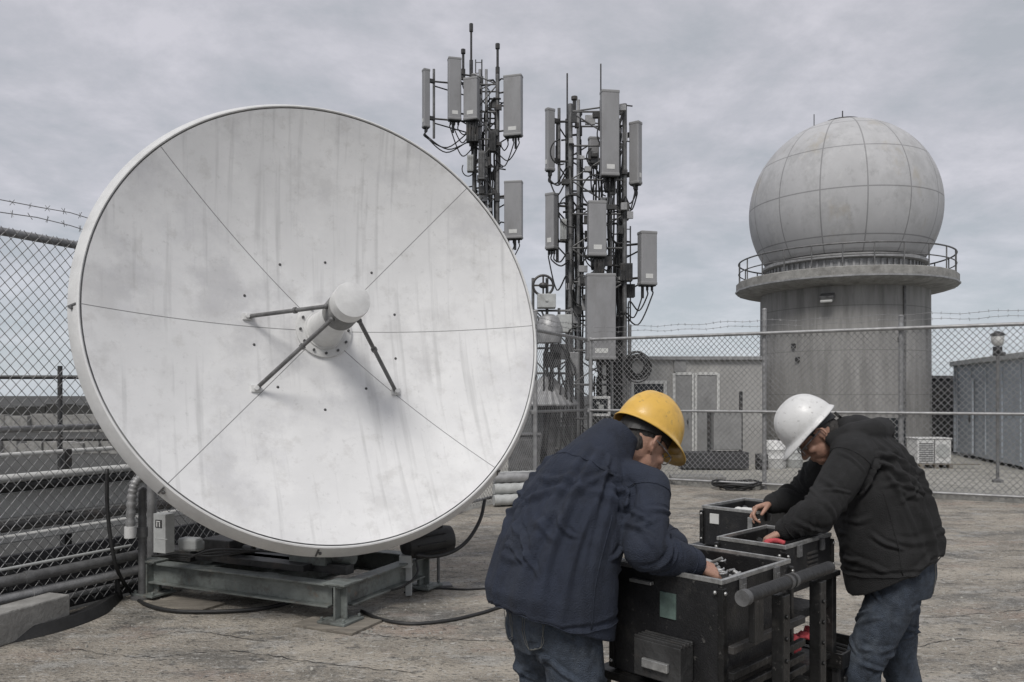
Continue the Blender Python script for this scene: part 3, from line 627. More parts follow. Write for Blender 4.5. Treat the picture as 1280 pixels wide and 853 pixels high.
# ------------------------------------------------------------------ cell towers
def tower(label, Y, legs, ztop, panels, whips, boxes, loops, ladder=None, seed=1):
    rnd = random.Random(seed)
    cx_ = sum(legs)/len(legs); c = W(cx_, HY, Y)
    t = thing('cell_tower', label, 'antenna tower', (c.x, Y, 0))
    lp = []
    wl = (legs[-1]-legs[0])/F*Y
    # lattice mast: four legs
    xs = (W(legs[0],HY,Y).x, W(legs[-1],HY,Y).x)
    for x_ in xs:
        for y_ in (Y-wl*.4, Y+wl*.4):
            mb = MB(); mb.tube((x_,y_,-.05), (x_,y_,ztop), .052, 10)
            mb.build('mast_leg', 'galvdark', t, 'auto'); lp.append((x_,y_))
    mb = MB(); z_ = .4; i = 0
    order = [lp[0], lp[1], lp[3], lp[2]]
    while z_ < ztop-.1:
        for k in range(4):
            a_, b_ = order[k], order[(k+1) % 4]
            mb.tube((*a_, z_), (*b_, z_), .022, 6)
            z2 = min(z_+.75, ztop)
            if (i+k) % 2: a_, b_ = b_, a_
            mb.tube((*a_, z_), (*b_, z2), .018, 6)
        z_ += .75; i += 1
    mb.build('mast_bracing', 'galvdark', t)
    # inner poles and feeder cables
    for px in legs[1:-1]:
        x_ = W(px,HY,Y).x; mb = MB(); mb.tube((x_,Y-wl*.15,0), (x_,Y-wl*.15,ztop+.2), .04, 10); mb.build('mast_pole', 'galv', t, 'auto')
    mb = MB()
    for k in range(30):
        x_ = xs[0]+(xs[1]-xs[0])*rnd.uniform(-.02,1.02); y_ = Y+wl*rnd.uniform(-.42,.3); zt = ztop*rnd.uniform(.55,1)
        pts = [(x_+rnd.uniform(-.02,.02), y_+rnd.uniform(-.02,.02), zt*j/14) for j in range(15)]
        ex = rnd.choice((-1,1)); pts += [(x_+ex*.1,y_-.05,zt+.1),(x_+ex*.28,y_-.1,zt+.06)]
        mb.path(pts, rnd.choice((.016,.022,.028)), 6)
    mb.build('feeder_cables', 'black', t, True)
    # panels
    for (x0, x1, y0, y1, dy, yaw, dp) in panels:
        Yp = Y+dy; a_ = W((x0+x1)/2, (y0+y1)/2, Yp); wd = (x1-x0)/F*Yp; ht = (y1-y0)/F*Yp
        cs, sn = abs(math.cos(R(yaw))), abs(math.sin(R(yaw)))
        bw = max(.12, (wd-dp*sn)/max(cs,.3)) if cs > .3 else wd
        rm = Matrix.Rotation(R(yaw), 3, 'Z')
        mb = MB(); mb.box(a_, (bw, dp, ht), R(yaw)); pn = mb.build('antenna_panel', 'panel', t, bevel=.025)
        mb = MB()
        for q_ in (-.3,0,.3): mb.tube(a_+rm@V((bw*q_,0,-ht/2)), a_+rm@V((bw*q_,0,-ht/2-.11)), .028, 8)
        mb.box(a_+V((0,0,-ht/2-.012)), (bw*.9,dp*.8,.02), R(yaw)); mb.build('connectors', 'black', pn)
        for q_ in (-1,1):
            mb = MB(); mb.box(a_+V((0,0,q_*(ht/2-.035))), (bw+.012,dp+.012,.075), R(yaw)); mb.build('end_cap', 'panel2', pn, bevel=.02)
        mb = MB(); mb.box(a_+rm@V((0,-dp/2-.003,-ht*.5+.19)), (bw*.45,.004,.10), R(yaw)); mb.build('rating_plate', 'paper', pn)
        # pole behind it, brackets and arm to the mast
        bkp = a_+rm@V((0,dp/2+.14,0)); ccx = min(max(a_.x, xs[0]), xs[1])
        mb = MB(); mb.tube(bkp+V((0,0,-ht/2-.25)), bkp+V((0,0,ht/2+.05)), .035, 10); mb.build('antenna_pole', 'galvdark', t, 'auto')
        for zz in (-.32,.32):
            mb = MB(); q_ = bkp+V((0,0,ht*zz)); mb.box(a_+rm@V((0,dp/2+.06,ht*zz)), (.10,.16,.09), R(yaw)); mb.tube(q_, (ccx, Y-wl*.3, q_.z-.06), .026, 8); mb.tube(q_+V((0,0,-.12)), (ccx, Y+wl*.2, q_.z-.3), .018, 6)
            mb.build('mount_arm', 'steeldark', t)
        mb = MB()
        for q_ in (-.3,.3,0):
            s0 = a_+rm@V((bw*q_,0,-ht/2-.11)); e0 = V((ccx+rnd.uniform(-.1,.1), Y-wl*.4, s0.z+rnd.uniform(-.5,.25)))
            mid_ = s0.lerp(e0,.45); mid_.z = min(s0.z,e0.z)-rnd.uniform(.12,.4)
            mb.path(spline([s0, s0+V((0,0,-.12)), mid_, e0+V((0,-.05,-.05)), e0+V((0,0,-.6))], 7), .017, 6)
        mb.build('jumper_cables', 'black', t, True)
    for (px, y0, y1, r_) in whips:
        a_, b_ = W(px,y1,Y), W(px,y0,Y); mb = MB(); mb.tube(a_, a_.lerp(b_,.35), r_*1.7, 8); mb.tube(a_.lerp(b_,.33), b_, r_, 8); 
        if r_ > .02: mb.tube(a_.lerp(b_,.86), b_, r_*1.8, 8)
        mb.build('whip_antenna', 'steeldark', t, 'auto')
    for (x0, x1, y0, y1, dy, mt_) in boxes:
        Yp = Y+dy; a_ = W((x0+x1)/2, (y0+y1)/2, Yp); wd = (x1-x0)/F*Yp; ht = (y1-y0)/F*Yp
        mb = MB(); mb.box(a_, (wd,.22,ht)); 
        for k in range(4): mb.box(a_+V((-wd*.36+wd*.24*k,-.125,0)), (wd*.06,.04,ht*.86))
        mb.build('radio_unit', mt_, t, bevel=.01)
    for k in range(loops):
        zc_ = ztop*rnd.uniform(.45,.97); x_ = rnd.uniform(xs[0]-.25, xs[1]+.25); rr = rnd.uniform(.12,.3); y_ = Y-wl*.5-rnd.uniform(0,.2)
        mb = MB(); st = rnd.uniform(0,3); sp_ = rnd.uniform(2.4,4.6)
        mb.path([(x_+rr*math.cos(st+sp_*j/14), y_+.03*j/14, zc_+rr*1.2*math.sin(st+sp_*j/14)) for j in range(15)], .016, 6); mb.build('jumper_cables', 'black', t, True)
    # clutter brackets
    for k in range(64):
        zc_ = ztop*rnd.uniform(.3,1.0); x_ = rnd.uniform(xs[0]-.12, xs[1]+.12); y_ = Y-wl*.5+rnd.uniform(-.1,.2)
        mb = MB(); mb.box((x_,y_,zc_), (rnd.uniform(.05,.22),rnd.uniform(.05,.14),rnd.uniform(.04,.26)))
        mb.build('clamp', rnd.choice(('steeldark','steeldark','galv')), t, bevel=.004)
    if ladder:
        xa, xb = [W(q_,HY,Y).x for q_ in ladder[:2]]; za_, zb_ = [W(640,q_,Y).z for q_ in ladder[2:]]
        mb = MB(); yy = Y+.25
        for x_ in (xa,xb): mb.tube((x_,yy,za_), (x_,yy,zb_), .018, 6)
        z_ = za_
        while z_ < zb_: mb.tube((xa,yy,z_), (xb,yy,z_), .012, 6); z_ += .3
        mb.build('ladder', 'galvdark', t)
    return t
tower('tall lattice antenna tower rising behind the dish rim, partly hidden by it', 22, [593,600,608,622], W(640,98,22).z,
    [(527,538,87,160,-.4,-62,.18),(559,577,73,151,-.5,14,.2),(579,600,98,151,-.6,-20,.22),(629,654,95,171,-.5,-16,.22),(630,654,227,299,-.5,-10,.22)],
    [(589,30,100,.03),(579,62,100,.035),(622,55,100,.035),(602,75,100,.012)],
    [(583,598,153,178,-.5,'steeldark'),(598,606,190,225,-.5,'galvdark'),(612,620,165,190,-.5,'steeldark'),(584,592,195,215,-.4,'boxgrey')], 9, (594,602,250,70), 3)
tower('lattice antenna tower with stacked grey panels between the dish and the yellow helmet', 18, [711,722,762,777], W(640,140,18).z,
    [(681,694,136,214,-.3,-60,.2),(750,774,114,221,-.8,8,.2),(786,803,153,231,-.4,52,.24),(681,698,242,312,-.4,-35,.2),(734,758,252,321,-.8,6,.2),(797,821,290,357,-.5,14,.24),(732,769,343,450,-.9,3,.3),(735,749,172,205,-.3,10,.15)],
    [(709,92,180,.018),(751,80,150,.016),(718,121,150,.04),(725,140,170,.03),(696,150,200,.02)],
    [(775,790,330,352,-.5,'steeldark'),(783,793,356,372,-.3,'steeldark'),(742,755,325,342,-.7,'steeldark'),(700,708,275,300,-.5,'boxgrey'),(776,786,255,275,-.4,'galvdark'),(757,768,225,240,-.6,'steeldark')], 14, (780,790,400,280), 5)

# equipment mast left of the second tower
b0 = W(680,HY,15.9); t = thing('equipment_mast', 'short mast with boxes and a round ring on top, just right of the dish rim', 'mast', (b0.x,15.9,0))
mb = MB()
for dx in (-.22,.06,.3,.55): mb.tube((b0.x+dx,15.9,-.03), (b0.x+dx,15.9,4.0 if dx < .1 else 3.4), .03, 8)
for z_ in (.6,1.1,1.6,2.1,2.6,3.05,3.35): mb.tube((b0.x-.25,15.9,z_), (b0.x+.6,15.9,z_), .022, 8)
for z_ in (.6,1.6,2.6): mb.tube((b0.x-.22,15.9,z_), (b0.x+.55,15.9,z_+.8), .016, 6); mb.tube((b0.x+.55,15.9,z_), (b0.x-.22,15.9,z_+.8), .016, 6)
mb.build('mast_frame', 'galvdark', t)
c = W(679,357,15.8); mb = MB(); mb.path([c+V((.2*math.cos(j*math.pi/12),0,.2*math.sin(j*math.pi/12))) for j in range(25)], .025, 8); mb.tube(c+V((-.2,0,0)), c+V((.2,0,0)), .02, 6); mb.tube(c+V((0,0,-.2)), c+V((0,0,.2)), .02, 6); mb.ell(c, (.09,.09,.06)); mb.build('ring_antenna', 'steeldark', t, 'auto')
c = W(683,377,15.7); mb = MB(); mb.box(c, (.36,.3,.27)); mb.tube(c+V((.0,-.15,0)), c+V((0,-.17,0)), .03, 8); mb.build('amplifier_box', 'boxgrey', t, bevel=.015)
c = W(686,410,15.7); mb = MB(); mb.lathe([(.25,-.3),(.27,.0),(.2,.2),(.1,.26)], c, n=24); mb.build('dome_housing', 'galv', t, 'auto')
for (px,py,w_,h_,m_) in ((705,405,.3,.35,'boxgrey'),(700,440,.4,.3,'galvdark'),(690,450,.35,.3,'steeldark'),(715,455,.25,.45,'galv')):
    c = W(px,py,15.8); mb = MB(); mb.box(c, (w_,.25,h_)); mb.build('equipment_box', m_, t, bevel=.012)
mb = MB()
for k in range(10):
    a_ = W(672+k*5,400+random.uniform(-20,60),15.65); mb.path(spline([a_, a_+V((.1,-.1,-.3)), a_+V((random.uniform(-.3,.3),-.05,-.7)), V((a_.x+random.uniform(-.2,.2),15.7,.2))], 6), .018, 6)
mb.build('leads', 'black', t, True)
# corrugated cone hood on the ground behind the fence
c = W(684,505,16.0); c.z = 1.17; t = thing('cone_hood', 'pale ribbed conical hood standing beyond the fence right of the dish', 'hood', (c.x,c.y,0))
mb = MB(); n_ = 56; vs = []
for i in range(n_):
    a_ = 2*math.pi*i/n_; k_ = 1.0+(.04 if i % 2 else -.0)
    vs.append(c+V((.62*k_*math.cos(a_),.62*k_*math.sin(a_),.32)))
for i in range(n_):
    a_ = 2*math.pi*i/n_; vs.append(c+V((.07*math.cos(a_),.07*math.sin(a_),.92)))
vs2 = []
for i in range(n_):
    p = vs[i]; vs2.append(p+V((0,0,-.03)))
mb.add(vs+vs2, [(i,(i+1)%n_,n_+(i+1)%n_,n_+i) for i in range(n_)]+[tuple(range(n_,2*n_))]+[(2*n_+i,2*n_+(i+1)%n_,(i+1)%n_,i) for i in range(n_)]+[tuple(range(3*n_-1,2*n_-1,-1))])
mb.build('hood', 'galv', t)
mb = MB(); mb.tube((c.x,c.y,-.03), (c.x,c.y,1.5), .2, 20); mb.build('stack', 'galvdark', t, 'auto')
# cabinets behind fence near corner
for (px, py, Y, w_, h_, m_, lb) in ((700,560,16.2,.55,1.0,'framepaint','greenish grey equipment cabinet beyond the fence beside the ribbed hood'),(655,560,15.2,.6,.9,'galvdark','dark steel cabinet beyond the fence right beside the dish rim'),(765,540,17,1.0,1.25,'steeldark','dark equipment cabinet at the foot of the right antenna tower')):
    p = W(px,HY,Y); t = thing('equipment_cabinet', lb, 'cabinet', (p.x,Y,0))
    mb = MB(); mb.box((p.x,Y,h_/2), (w_,.5,h_)); mb.box((p.x,Y,h_+.02), (w_+.06,.56,.04)); mb.build('body', m_, t, bevel=.012)
    mb = MB(); mb.box((p.x,Y-.26,h_*.52), (w_*.82,.03,h_*.8)); mb.build('door', m_, t, bevel=.008)
    mb = MB(); mb.tube((p.x+w_*.3,Y-.29,h_*.5), (p.x+w_*.3,Y-.29,h_*.62), .014, 8); mb.build('handle', 'edge', t)

# ------------------------------------------------------------------ radome tower
RX, RY = 9.13, 22.0
rt_ = thing('radome_tower', 'round concrete tower with a railed gallery and big white radome ball', 'radome tower', (RX,RY,0))
RB = V((RX,RY,0))
mb = MB(); mb.lathe([(2.19,-.1),(2.17,4.5)], RB, n=96); mb.build('tower_shaft', 'concrete', rt_, 'auto')
mb = MB(); mb.lathe([(2.15,4.42),(2.55,4.46),(2.80,4.52),(2.83,4.55),(2.83,4.80),(2.80,4.82),(1.0,4.82)], RB, n=24); gl = mb.build('gallery_slab', 'concrete2', rt_, 'auto')
mb = MB(); mb.lathe([(2.835,4.555),(2.86,4.56),(2.86,4.60),(2.835,4.605)], RB, n=24, cap=False); mb.build('gallery_edge', 'galv', rt_)
mb = MB(); pf = [(1.98,4.82),(1.98,5.12),(2.12,5.15),(2.12,5.22),(2.02,5.27)]; mb.lathe(pf, RB, n=72)
for i in range(72):
    t_ = 2*math.pi*i/72; c_ = V((math.cos(t_),math.sin(t_),0)); mb.box(RB+c_*1.99+V((0,0,4.97)), (.05,.06,.29), t_)
mb.build('collar', 'galv', rt_, 'auto')
RS = V((RX,RY,6.72)); Rr = 2.48
mb = MB(); th0 = math.asin(2.03/Rr)
pf = [(Rr*math.sin(math.pi-th0+(-(math.pi-th0))*i/48), Rr*math.cos(math.pi-th0+(-(math.pi-th0))*i/48)) for i in range(48)]+[(.002,Rr)]
mb.lathe(pf, n=96); mb.build('radome', 'radome', rt_, True, mtx=Matrix.Translation(RS-RB))
mb = MB(); mb.lathe([(.5,2.445),(.5,2.475),(.1,2.53)], RS, n=32); mb.tube(RS+V((-.9,-.3,2.28)), RS+V((-.9,-.3,2.6)), .012, 6); mb.tube(RS+V((0,0,2.5)), RS+V((0,0,2.8)), .016, 6); mb.build('lightning_rod', 'steeldark', rt_, 'auto')
n_ = 24
for z_, r_ in ((5.38,.022),(5.10,.016)):
    mb = MB(); mb.path([RB+V((2.76*math.cos(2*math.pi*i/72),2.76*math.sin(2*math.pi*i/72),z_)) for i in range(73)], r_, 8); mb.build('gallery_rail', 'galvdark', rt_, 'auto')
for i in range(n_):
    t_ = 2*math.pi*(i+.5)/n_; c_ = V((2.76*math.cos(t_),2.76*math.sin(t_),0)); mb = MB(); mb.tube(RB+c_+V((0,0,4.82)), RB+c_+V((0,0,5.38)), .018, 8); mb.build('rail_post', 'galvdark', rt_, 'auto')
# floodlight on the shaft
fdir = V((-.16-RX*.0,-1,0)); 
def onshaft(px, z_, out_=0):
    best = None
    for i in range(2000):
        t_ = math.pi+math.pi*i/2000; p = RB+V((math.cos(t_),math.sin(t_),0))*(2.17+out_)
        e_ = abs(640+F*p.x/p.y-px)
        if best is None or e_ < best[0]: best = (e_, p, t_)
    return best[1]+V((0,0,z_)), best[2]
p, t_ = onshaft(1034, 4.12, .16); mb = MB(); mb.box(p, (.26,.34,.16), Matrix.Rotation(t_, 3, 'Z')@Matrix.Rotation(R(25), 3, 'Y')); fo = mb.build('floodlight', 'galvdark', rt_, bevel=.02)
mb = MB(); mb.box(p+Matrix.Rotation(t_,3,'Z')@V((.09,0,-.085)), (.16,.28,.05), Matrix.Rotation(t_, 3, 'Z')@Matrix.Rotation(R(25), 3, 'Y')); mb.build('lens', 'trimwhite', fo, bevel=.01)
mb = MB(); mb.box(p+Matrix.Rotation(t_,3,'Z')@V((-.14,0,.05)), (.14,.06,.06), t_); mb.build('bracket', 'steeldark', fo)
for px, zz in ((992,2.95),(997,2.6),(1125,3.05)):
    p, t_ = onshaft(px, zz, .03); mb = MB(); mb.box(p, (.08,.10,.12), t_); mb.build('junction_box', 'steeldark', rt_, bevel=.006)
p, t_ = onshaft(1112, 0, .02)
mb = MB(); mb.box(p+V((0,0,.55)), (.08,.8,1.1), t_); dr_ = mb.build('doorway', 'glassdark', rt_, bevel=.006)
mb = MB()
for k in range(7): mb.box(p+Matrix.Rotation(t_,3,'Z')@V((.045,-.33+.11*k,.55)), (.02,.02,1.06), t_)
mb.build('grille', 'steeldark', dr_)
mb = MB()
for px in (1131,):
    p, t_ = onshaft(px, 0, .03); mb.tube(p+V((0,0,.1)), p+V((0,0,4.4)), .035, 8)
mb.build('conduit', 'galvdark', rt_, 'auto')

# ------------------------------------------------------------------ low building
BY = 19.4; x0, x1 = W(772,HY,BY).x, W(953,HY,BY).x; bh_ = 2.52
bl = thing('flat_roof_building', 'low pale rendered building with twin grey doors beyond the fence', 'building', ((x0+x1)/2,BY+2,0))
mb = MB(); mb.box(((x0+x1)/2,BY+2,bh_/2-.03), (x1-x0,4,bh_+.06)); mb.build('wall', 'render', bl)
mb = MB(); mb.box(((x0+x1)/2,BY+2,bh_+.045), (x1-x0+.2,4.2,.09)); mb.build('roof', 'galv', bl, bevel=.01)
for a_, b_ in ((842,866),(869,897)):
    xa, xb = W(a_,HY,BY).x, W(b_,HY,BY).x; zt = W(640,469,BY).z
    mb = MB(); mb.box(((xa+xb)/2,BY-.02,zt/2), (xb-xa-.08,.05,zt)); d_ = mb.build('door', 'doorpaint', bl, bevel=.004)
    mb = MB(); 
    for xx in (xa,xb): mb.box((xx,BY-.025,zt/2+.02), (.07,.07,zt+.05))
    mb.box(((xa+xb)/2,BY-.027,zt+.035), (xb-xa-.075,.07,.07)); mb.build('door_frame', 'trimwhite', d_)
    mb = MB(); mb.tube((xb-.14,BY-.08,.95), (xb-.14,BY-.08,1.1), .018, 8); mb.build('handle', 'bolt', d_)
xa, xb = W(842,HY,BY).x, W(857,HY,BY).x
mb = MB(); mb.box(((xa+xb)/2,BY-.03,W(640,458,BY).z), (xb-xa,.06,.28)); sg = mb.build('wall_plate', 'doorpaint', bl, bevel=.006)
xa, xb = W(790,HY,BY).x, W(831,HY,BY).x; za_, zb_ = W(640,540,BY).z, W(640,478,BY).z
mb = MB(); mb.box(((xa+xb)/2,BY-.01,(za_+zb_)/2), (xb-xa,.04,zb_-za_)); wn = mb.build('window', 'glassdark', bl)
mb = MB()
for xx in (xa,xb): mb.box((xx,BY-.02,(za_+zb_)/2), (.08,.08,zb_-za_+.08))
for zz in (za_,zb_): mb.box(((xa+xb)/2,BY-.022,zz), (xb-xa-.085,.08,.08))
mb.build('window_frame', 'trimwhite', wn)
# cabinet on legs in front of the building, with dark skid
cY = 18.2; xa, xb = W(886,HY,cY).x, W(926,HY,cY).x
t = thing('outdoor_cabinet', 'square grey cabinet between two dark posts before the pale building', 'cabinet', ((xa+xb)/2,cY,0))
mb = MB(); mb.box(((xa+xb)/2,cY,.86), (xb-xa-.1,.5,.86)); mb.build('body', 'doorpaint', t, bevel=.012)
for xx, zt in ((xa,1.3),(xb,1.75)):
    mb = MB(); mb.box((xx,cY,zt/2), (.07,.07,zt)); mb.build('post', 'steeldark', t, bevel=.004)
mb = MB(); mb.box(((xa+xb)/2-.3,cY-.1,.2), (1.5,.5,.36)); mb.build('skid', 'contdark', t, bevel=.01)
# cable coil on pole beside second tower
c = W(797,458,17.2); t = thing('cable_coil', 'round coil of dark cable hung on a pole left of the twin doors', 'cable coil', (c.x,c.y,0))
mb = MB(); mb.tube((W(787,HY,17.3).x,17.3,-.03), (W(787,HY,17.3).x,17.3,3.2), .04, 10); mb.build('pole', 'galvdark', t, 'auto')
mb = MB()
for k in range(9):
    rr = .15+.018*k; tl = random.uniform(-.3,.3); oo = V((random.uniform(-.03,.03),random.uniform(-.08,.05),random.uniform(-.03,.03)))
    mb.path([c+oo+V((rr*math.cos(j*math.pi/12),tl*rr*math.sin(j*math.pi/12),rr*1.1*math.sin(j*math.pi/12))) for j in range(25)], .018, 6)
mb.build('coil', 'black', t, True)

# white tanks and drums beyond the fence behind the white helmet
for (px, Y, r_, h_, m_, lb) in ((968,18.4,.26,.62,'whiteplastic','white plastic drum at the foot of the tower left of the white helmet'),(992,18.6,.2,.5,'boxgrey','grey canister at the tower foot just behind the white helmet'),(952,18.0,.14,.34,'steeldark','small dark canister between the fence post and the white drum')):
    p = W(px,HY,Y); t = thing('drum', lb, 'drum', (p.x,Y,0))
    mb = MB(); mb.lathe([(r_*.9,-.02),(r_,.03),(r_,h_*.33),(r_*1.04,h_*.35),(r_,h_*.37),(r_,h_*.66),(r_*1.04,h_*.68),(r_,h_*.70),(r_,h_*.95),(r_*.9,h_)], (p.x,Y,0), n=24); mb.build('body', m_, t, 'auto')
    mb = MB(); mb.lathe([(.05,h_),(.05,h_+.04)], (p.x+r_*.4,Y-r_*.3,0), n=12); mb.build('cap', 'steeldark', t, 'auto')
# low slabs and rubble line just outside the fence
p = G(873,605); mb = MB(); mb.box((p.x,p.y+.1,.06), (1.0,.5,.18), R(-6)); tag(mb.build('concrete_slab', 'concrete2', None, bevel=.015, origin=(p.x,p.y,0)), 'low concrete slab on the ground outside the fence below the cabinet', 'slab')
mb = MB(); a_, b_ = G(838,613)+FR*0, G(960,609); a_ = CORN+FR*1.9+V((0,.25,0)); b_ = CORN+FR*13+V((0,.25,0)); d = (b_-a_)
mb.box((a_+b_)/2+V((0,0,.02)), (d.length,.16,.12), math.atan2(d.y,d.x)); tag(mb.build('kerb', 'concrete2', None, bevel=.012, origin=a_), 'long low concrete kerb along the foot of the right fence', 'kerb')
c = G(920,612); mb = MB()
for k in range(6):
    rr = .16+.03*k; oo = V((random.uniform(-.08,.08),random.uniform(-.08,.08),.02+.02*k))
    mb.path([c+oo+V((rr*1.4*math.cos(j*math.pi/12),rr*math.sin(j*math.pi/12),.015*math.sin(j+k))) for j in range(25)], .016, 6)
tag(mb.build('hose_coil', 'black', None, True, origin=c), 'flat tangle of black hose on the ground at the fence foot above the black case', 'hose')
# AC unit on pallet
c = W(1161,HY,18.6); t = thing('condenser_unit', 'pale boxy condenser unit on the ground at the right foot of the tower', 'air conditioner', (c.x,18.6,0))
mb = MB(); mb.box((c.x,18.6,.37), (.78,.5,.56)); mb.box((c.x,18.6,.665), (.82,.54,.03)); mb.build('housing', 'whiteplastic', t, bevel=.02)
mb = MB()
for k in range(9): mb.box((c.x-.19,18.345,.15+.05*k), (.33,.015,.018))
mb.box((c.x,18.345,.37), (.02,.014,.54)); mb.build('grille', 'galvdark', t)
mb = MB(); mb.tube((c.x+.19,18.36,.38), (c.x+.19,18.335,.38), .16, 24); mb.build('fan_guard', 'boxgrey', t)
mb = MB()
for dx in (-.33,0,.33): mb.box((c.x+dx,18.6,.02), (.09,.7,.09))
mb.box((c.x+.3,18.3,.075), (1.4,.1,.02)); mb.build('pallet', 'wood', t)
# container shed at right
ca = V((12.55,22.5,0)); dcn = V((-.233,-.972,0)).normalized(); ncn = V((-.972,.233,0)).normalized()   # along long side towards camera, and across
ct = thing('container_shed', 'blue grey steel container shed with pale roof edge at right beyond the fence', 'container', (ca.x,ca.y,0))
LC, WC, HC = 7.5, 2.4, 2.42
# visible long side faces the tower: body lies to the right of it
cen = ca+dcn*LC/2-ncn*WC/2
mb = MB(); mb.box(cen+V((0,0,HC/2+.06)), (LC,WC,HC), ax=(dcn,ncn,V((0,0,1)))); mb.build('body', 'container', ct, bevel=.01)
mb = MB()
k = .12
while k < LC-.1: mb.box(ca+dcn*k+ncn*.015+V((0,0,HC/2+.06)), (.07,.03,HC-.2), ax=(dcn,ncn,V((0,0,1)))); k += 1.15
mb.build('wall_ribs', 'container', ct, bevel=.01)
mb = MB(); mb.box(cen+V((0,0,HC+.13)), (LC+.2,WC+.3,.14), ax=(dcn,ncn,V((0,0,1)))); mb.build('roof', 'boxgrey', ct, bevel=.02)
mb = MB(); mb.box(ca+ncn*.03+dcn*.02+V((0,0,HC/2+.06)), (.08,.08,HC), ax=(dcn,ncn,V((0,0,1)))); mb.box(ca+dcn*1.15+ncn*.05+V((0,0,1.1)), (.9,.05,2.0), ax=(dcn,ncn,V((0,0,1)))); mb.build('door', 'container', ct, bevel=.008)
mb = MB(); mb.box(ca+dcn*1.45+ncn*.09+V((0,0,1.05)), (.03,.04,.2), ax=(dcn,ncn,V((0,0,1)))); mb.build('door_handle', 'bolt', ct)
# dark shed end between tower and container
p = W(1183,HY,23.2); t = thing('dark_shed', 'narrow dark shed squeezed between the tower and the blue container', 'shed', (p.x,24,0))
mb = MB(); mb.box((p.x-.1,24,1.05), (1.3,1.4,2.22)); mb.build('wall', 'contdark', t, bevel=.01)
mb = MB(); mb.box((p.x-.1,24,2.2), (1.5,1.6,.08)); mb.build('roof', 'galvdark', t, bevel=.01)
mb = MB(); mb.box((p.x-.1,23.285,.95), (.8,.05,1.9)); mb.build('door', 'steeldark', t, bevel=.006)
# lamp post
p = W(1247,HY,15.4); t = thing('lamp_post', 'slim lamp post with a lantern head before the blue container', 'lamp post', (p.x,15.4,0))
mb = MB(); mb.tube((p.x,15.4,-.03), (p.x,15.4,2.62), .03, 10); mb.lathe([(.1,-.02),(.1,.02),(.04,.05)], (p.x,15.4,0), n=16); mb.build('pole', 'galvdark', t, 'auto')
mb = MB(); mb.box((p.x+.03,15.4,2.46), (.22,.07,.07)); mb.box((p.x,15.4,2.55), (.12,.12,.10)); mb.build('bracket', 'steeldark', t, bevel=.006)
mb = MB(); mb.lathe([(.05,2.61),(.10,2.66),(.12,2.78),(.10,2.82)], (p.x,15.4,0), n=16); mb.build('lantern', 'trimwhite', t, 'auto')
mb = MB(); mb.lathe([(.135,2.82),(.12,2.85),(.03,2.90)], (p.x,15.4,0), n=16); mb.build('lantern_cap', 'steeldark', t, 'auto')

# ------------------------------------------------------------------ carts and cases
cu = V((.707,.707,0)); cv = V((-.707,.707,0)); CZ = V((0,0,1)); CA = (cu, cv, CZ)
O0 = V((.66,2.5,0))
def Q(u_, v_, z_): return O0+cu*u_+cv*v_+CZ*z_
cart = thing('equipment_cart', 'black steel equipment cart with a round push tube, between the two men', 'cart', Q(.25,.2,0))
mb = MB(); mb.box(Q(.25,.23,.675), (.56,.52,.03), ax=CA); mb.build('deck', 'cartsteel', cart, bevel=.004)
mb = MB(); mb.box(Q(.25,.23,.22), (.56,.52,.03), ax=CA); mb.build('lower_deck', 'cartsteel', cart, bevel=.004)
for u_, v_ in ((.0,-.0),(.52,0.0),(0,.46),(.52,.46)):
    mb = MB(); mb.box(Q(u_-.01,v_,.40), (.035,.035,.55), ax=CA); mb.build('leg', 'cartsteel', cart, bevel=.003)
    mb = MB(); p = Q(u_,v_,.065); mb.tube(p-cv*.02, p+cv*.02, .065, 20); wh = mb.build('wheel', 'black', cart, 'auto')
    mb = MB(); mb.box(p+CZ*.055, (.05,.06,.05), ax=CA); mb.build('fork', 'edge', wh)
# rails at the right side of the case
for z_ in (.86,.78,.73):
    mb = MB(); mb.box(Q(.24,-.035,z_), (.5,.02,.025), ax=CA); mb.build('side_rail', 'cartsteel' if z_ < .8 else 'steeldark', cart, bevel=.003)
# push tube with two posts
TV = -.115
mb = MB(); mb.tube(Q(-.07,TV,1.05), Q(.52,TV,1.05), .021, 20); mb.ell(Q(.52,TV,1.05), (.021,.021,.021)); tb = mb.build('push_tube', 'tube', cart, 'auto')
for ua_, ub_ in ((-.085,-.06),(.20,.215),(.235,.25)):
    mb = MB(); mb.tube(Q(ua_,TV,1.05), Q(ub_,TV,1.05), .0245, 20); mb.build('tube_ring', 'galvdark', tb, 'auto')

for u_ in (.16,.43):
    mb = MB(); mb.box(Q(u_,TV,.62), (.048,.04,.80), ax=CA)
    for k in range(7): mb.tube(Q(u_-.0,TV-.02,.95-.07*k), Q(u_,TV-.026,.95-.07*k), .008, 8)
    mb.build('post', 'cartsteel', cart, bevel=.003)
mb = MB(); mb.box(Q(.0,TV+.0,.98), (.06,.02,.15), ax=CA); mb.build('tube_bracket', 'cartsteel', cart, bevel=.003)
for z_ in (.28,.50): mb = MB(); mb.box(Q(.3,TV,z_), (.25,.03,.035), ax=CA); mb.build('cross_bar', 'cartsteel', cart, bevel=.003)
for z_ in (.30,.66):
    for u_ in (.16,.43): mb = MB(); mb.box(Q(u_,TV/2-.015,z_), (.04,abs(TV)-.05,.03), ax=CA); mb.build('cross_bar', 'cartsteel', cart, bevel=.003)
# ribbed drawer pulled out on the left side
mb = MB(); mb.box(Q(-.045,.19,.79), (.075,.18,.12), ax=CA)
for k in range(4): mb.box(Q(-.075+.02*k,.19,.854), (.009,.185,.012), ax=CA)
dw = mb.build('drawer', 'steeldark', cart, bevel=.003)
mb = MB(); mb.box(Q(-.09,.19,.78), (.015,.1,.03), ax=CA); mb.build('drawer_handle', 'edge', dw, bevel=.003)

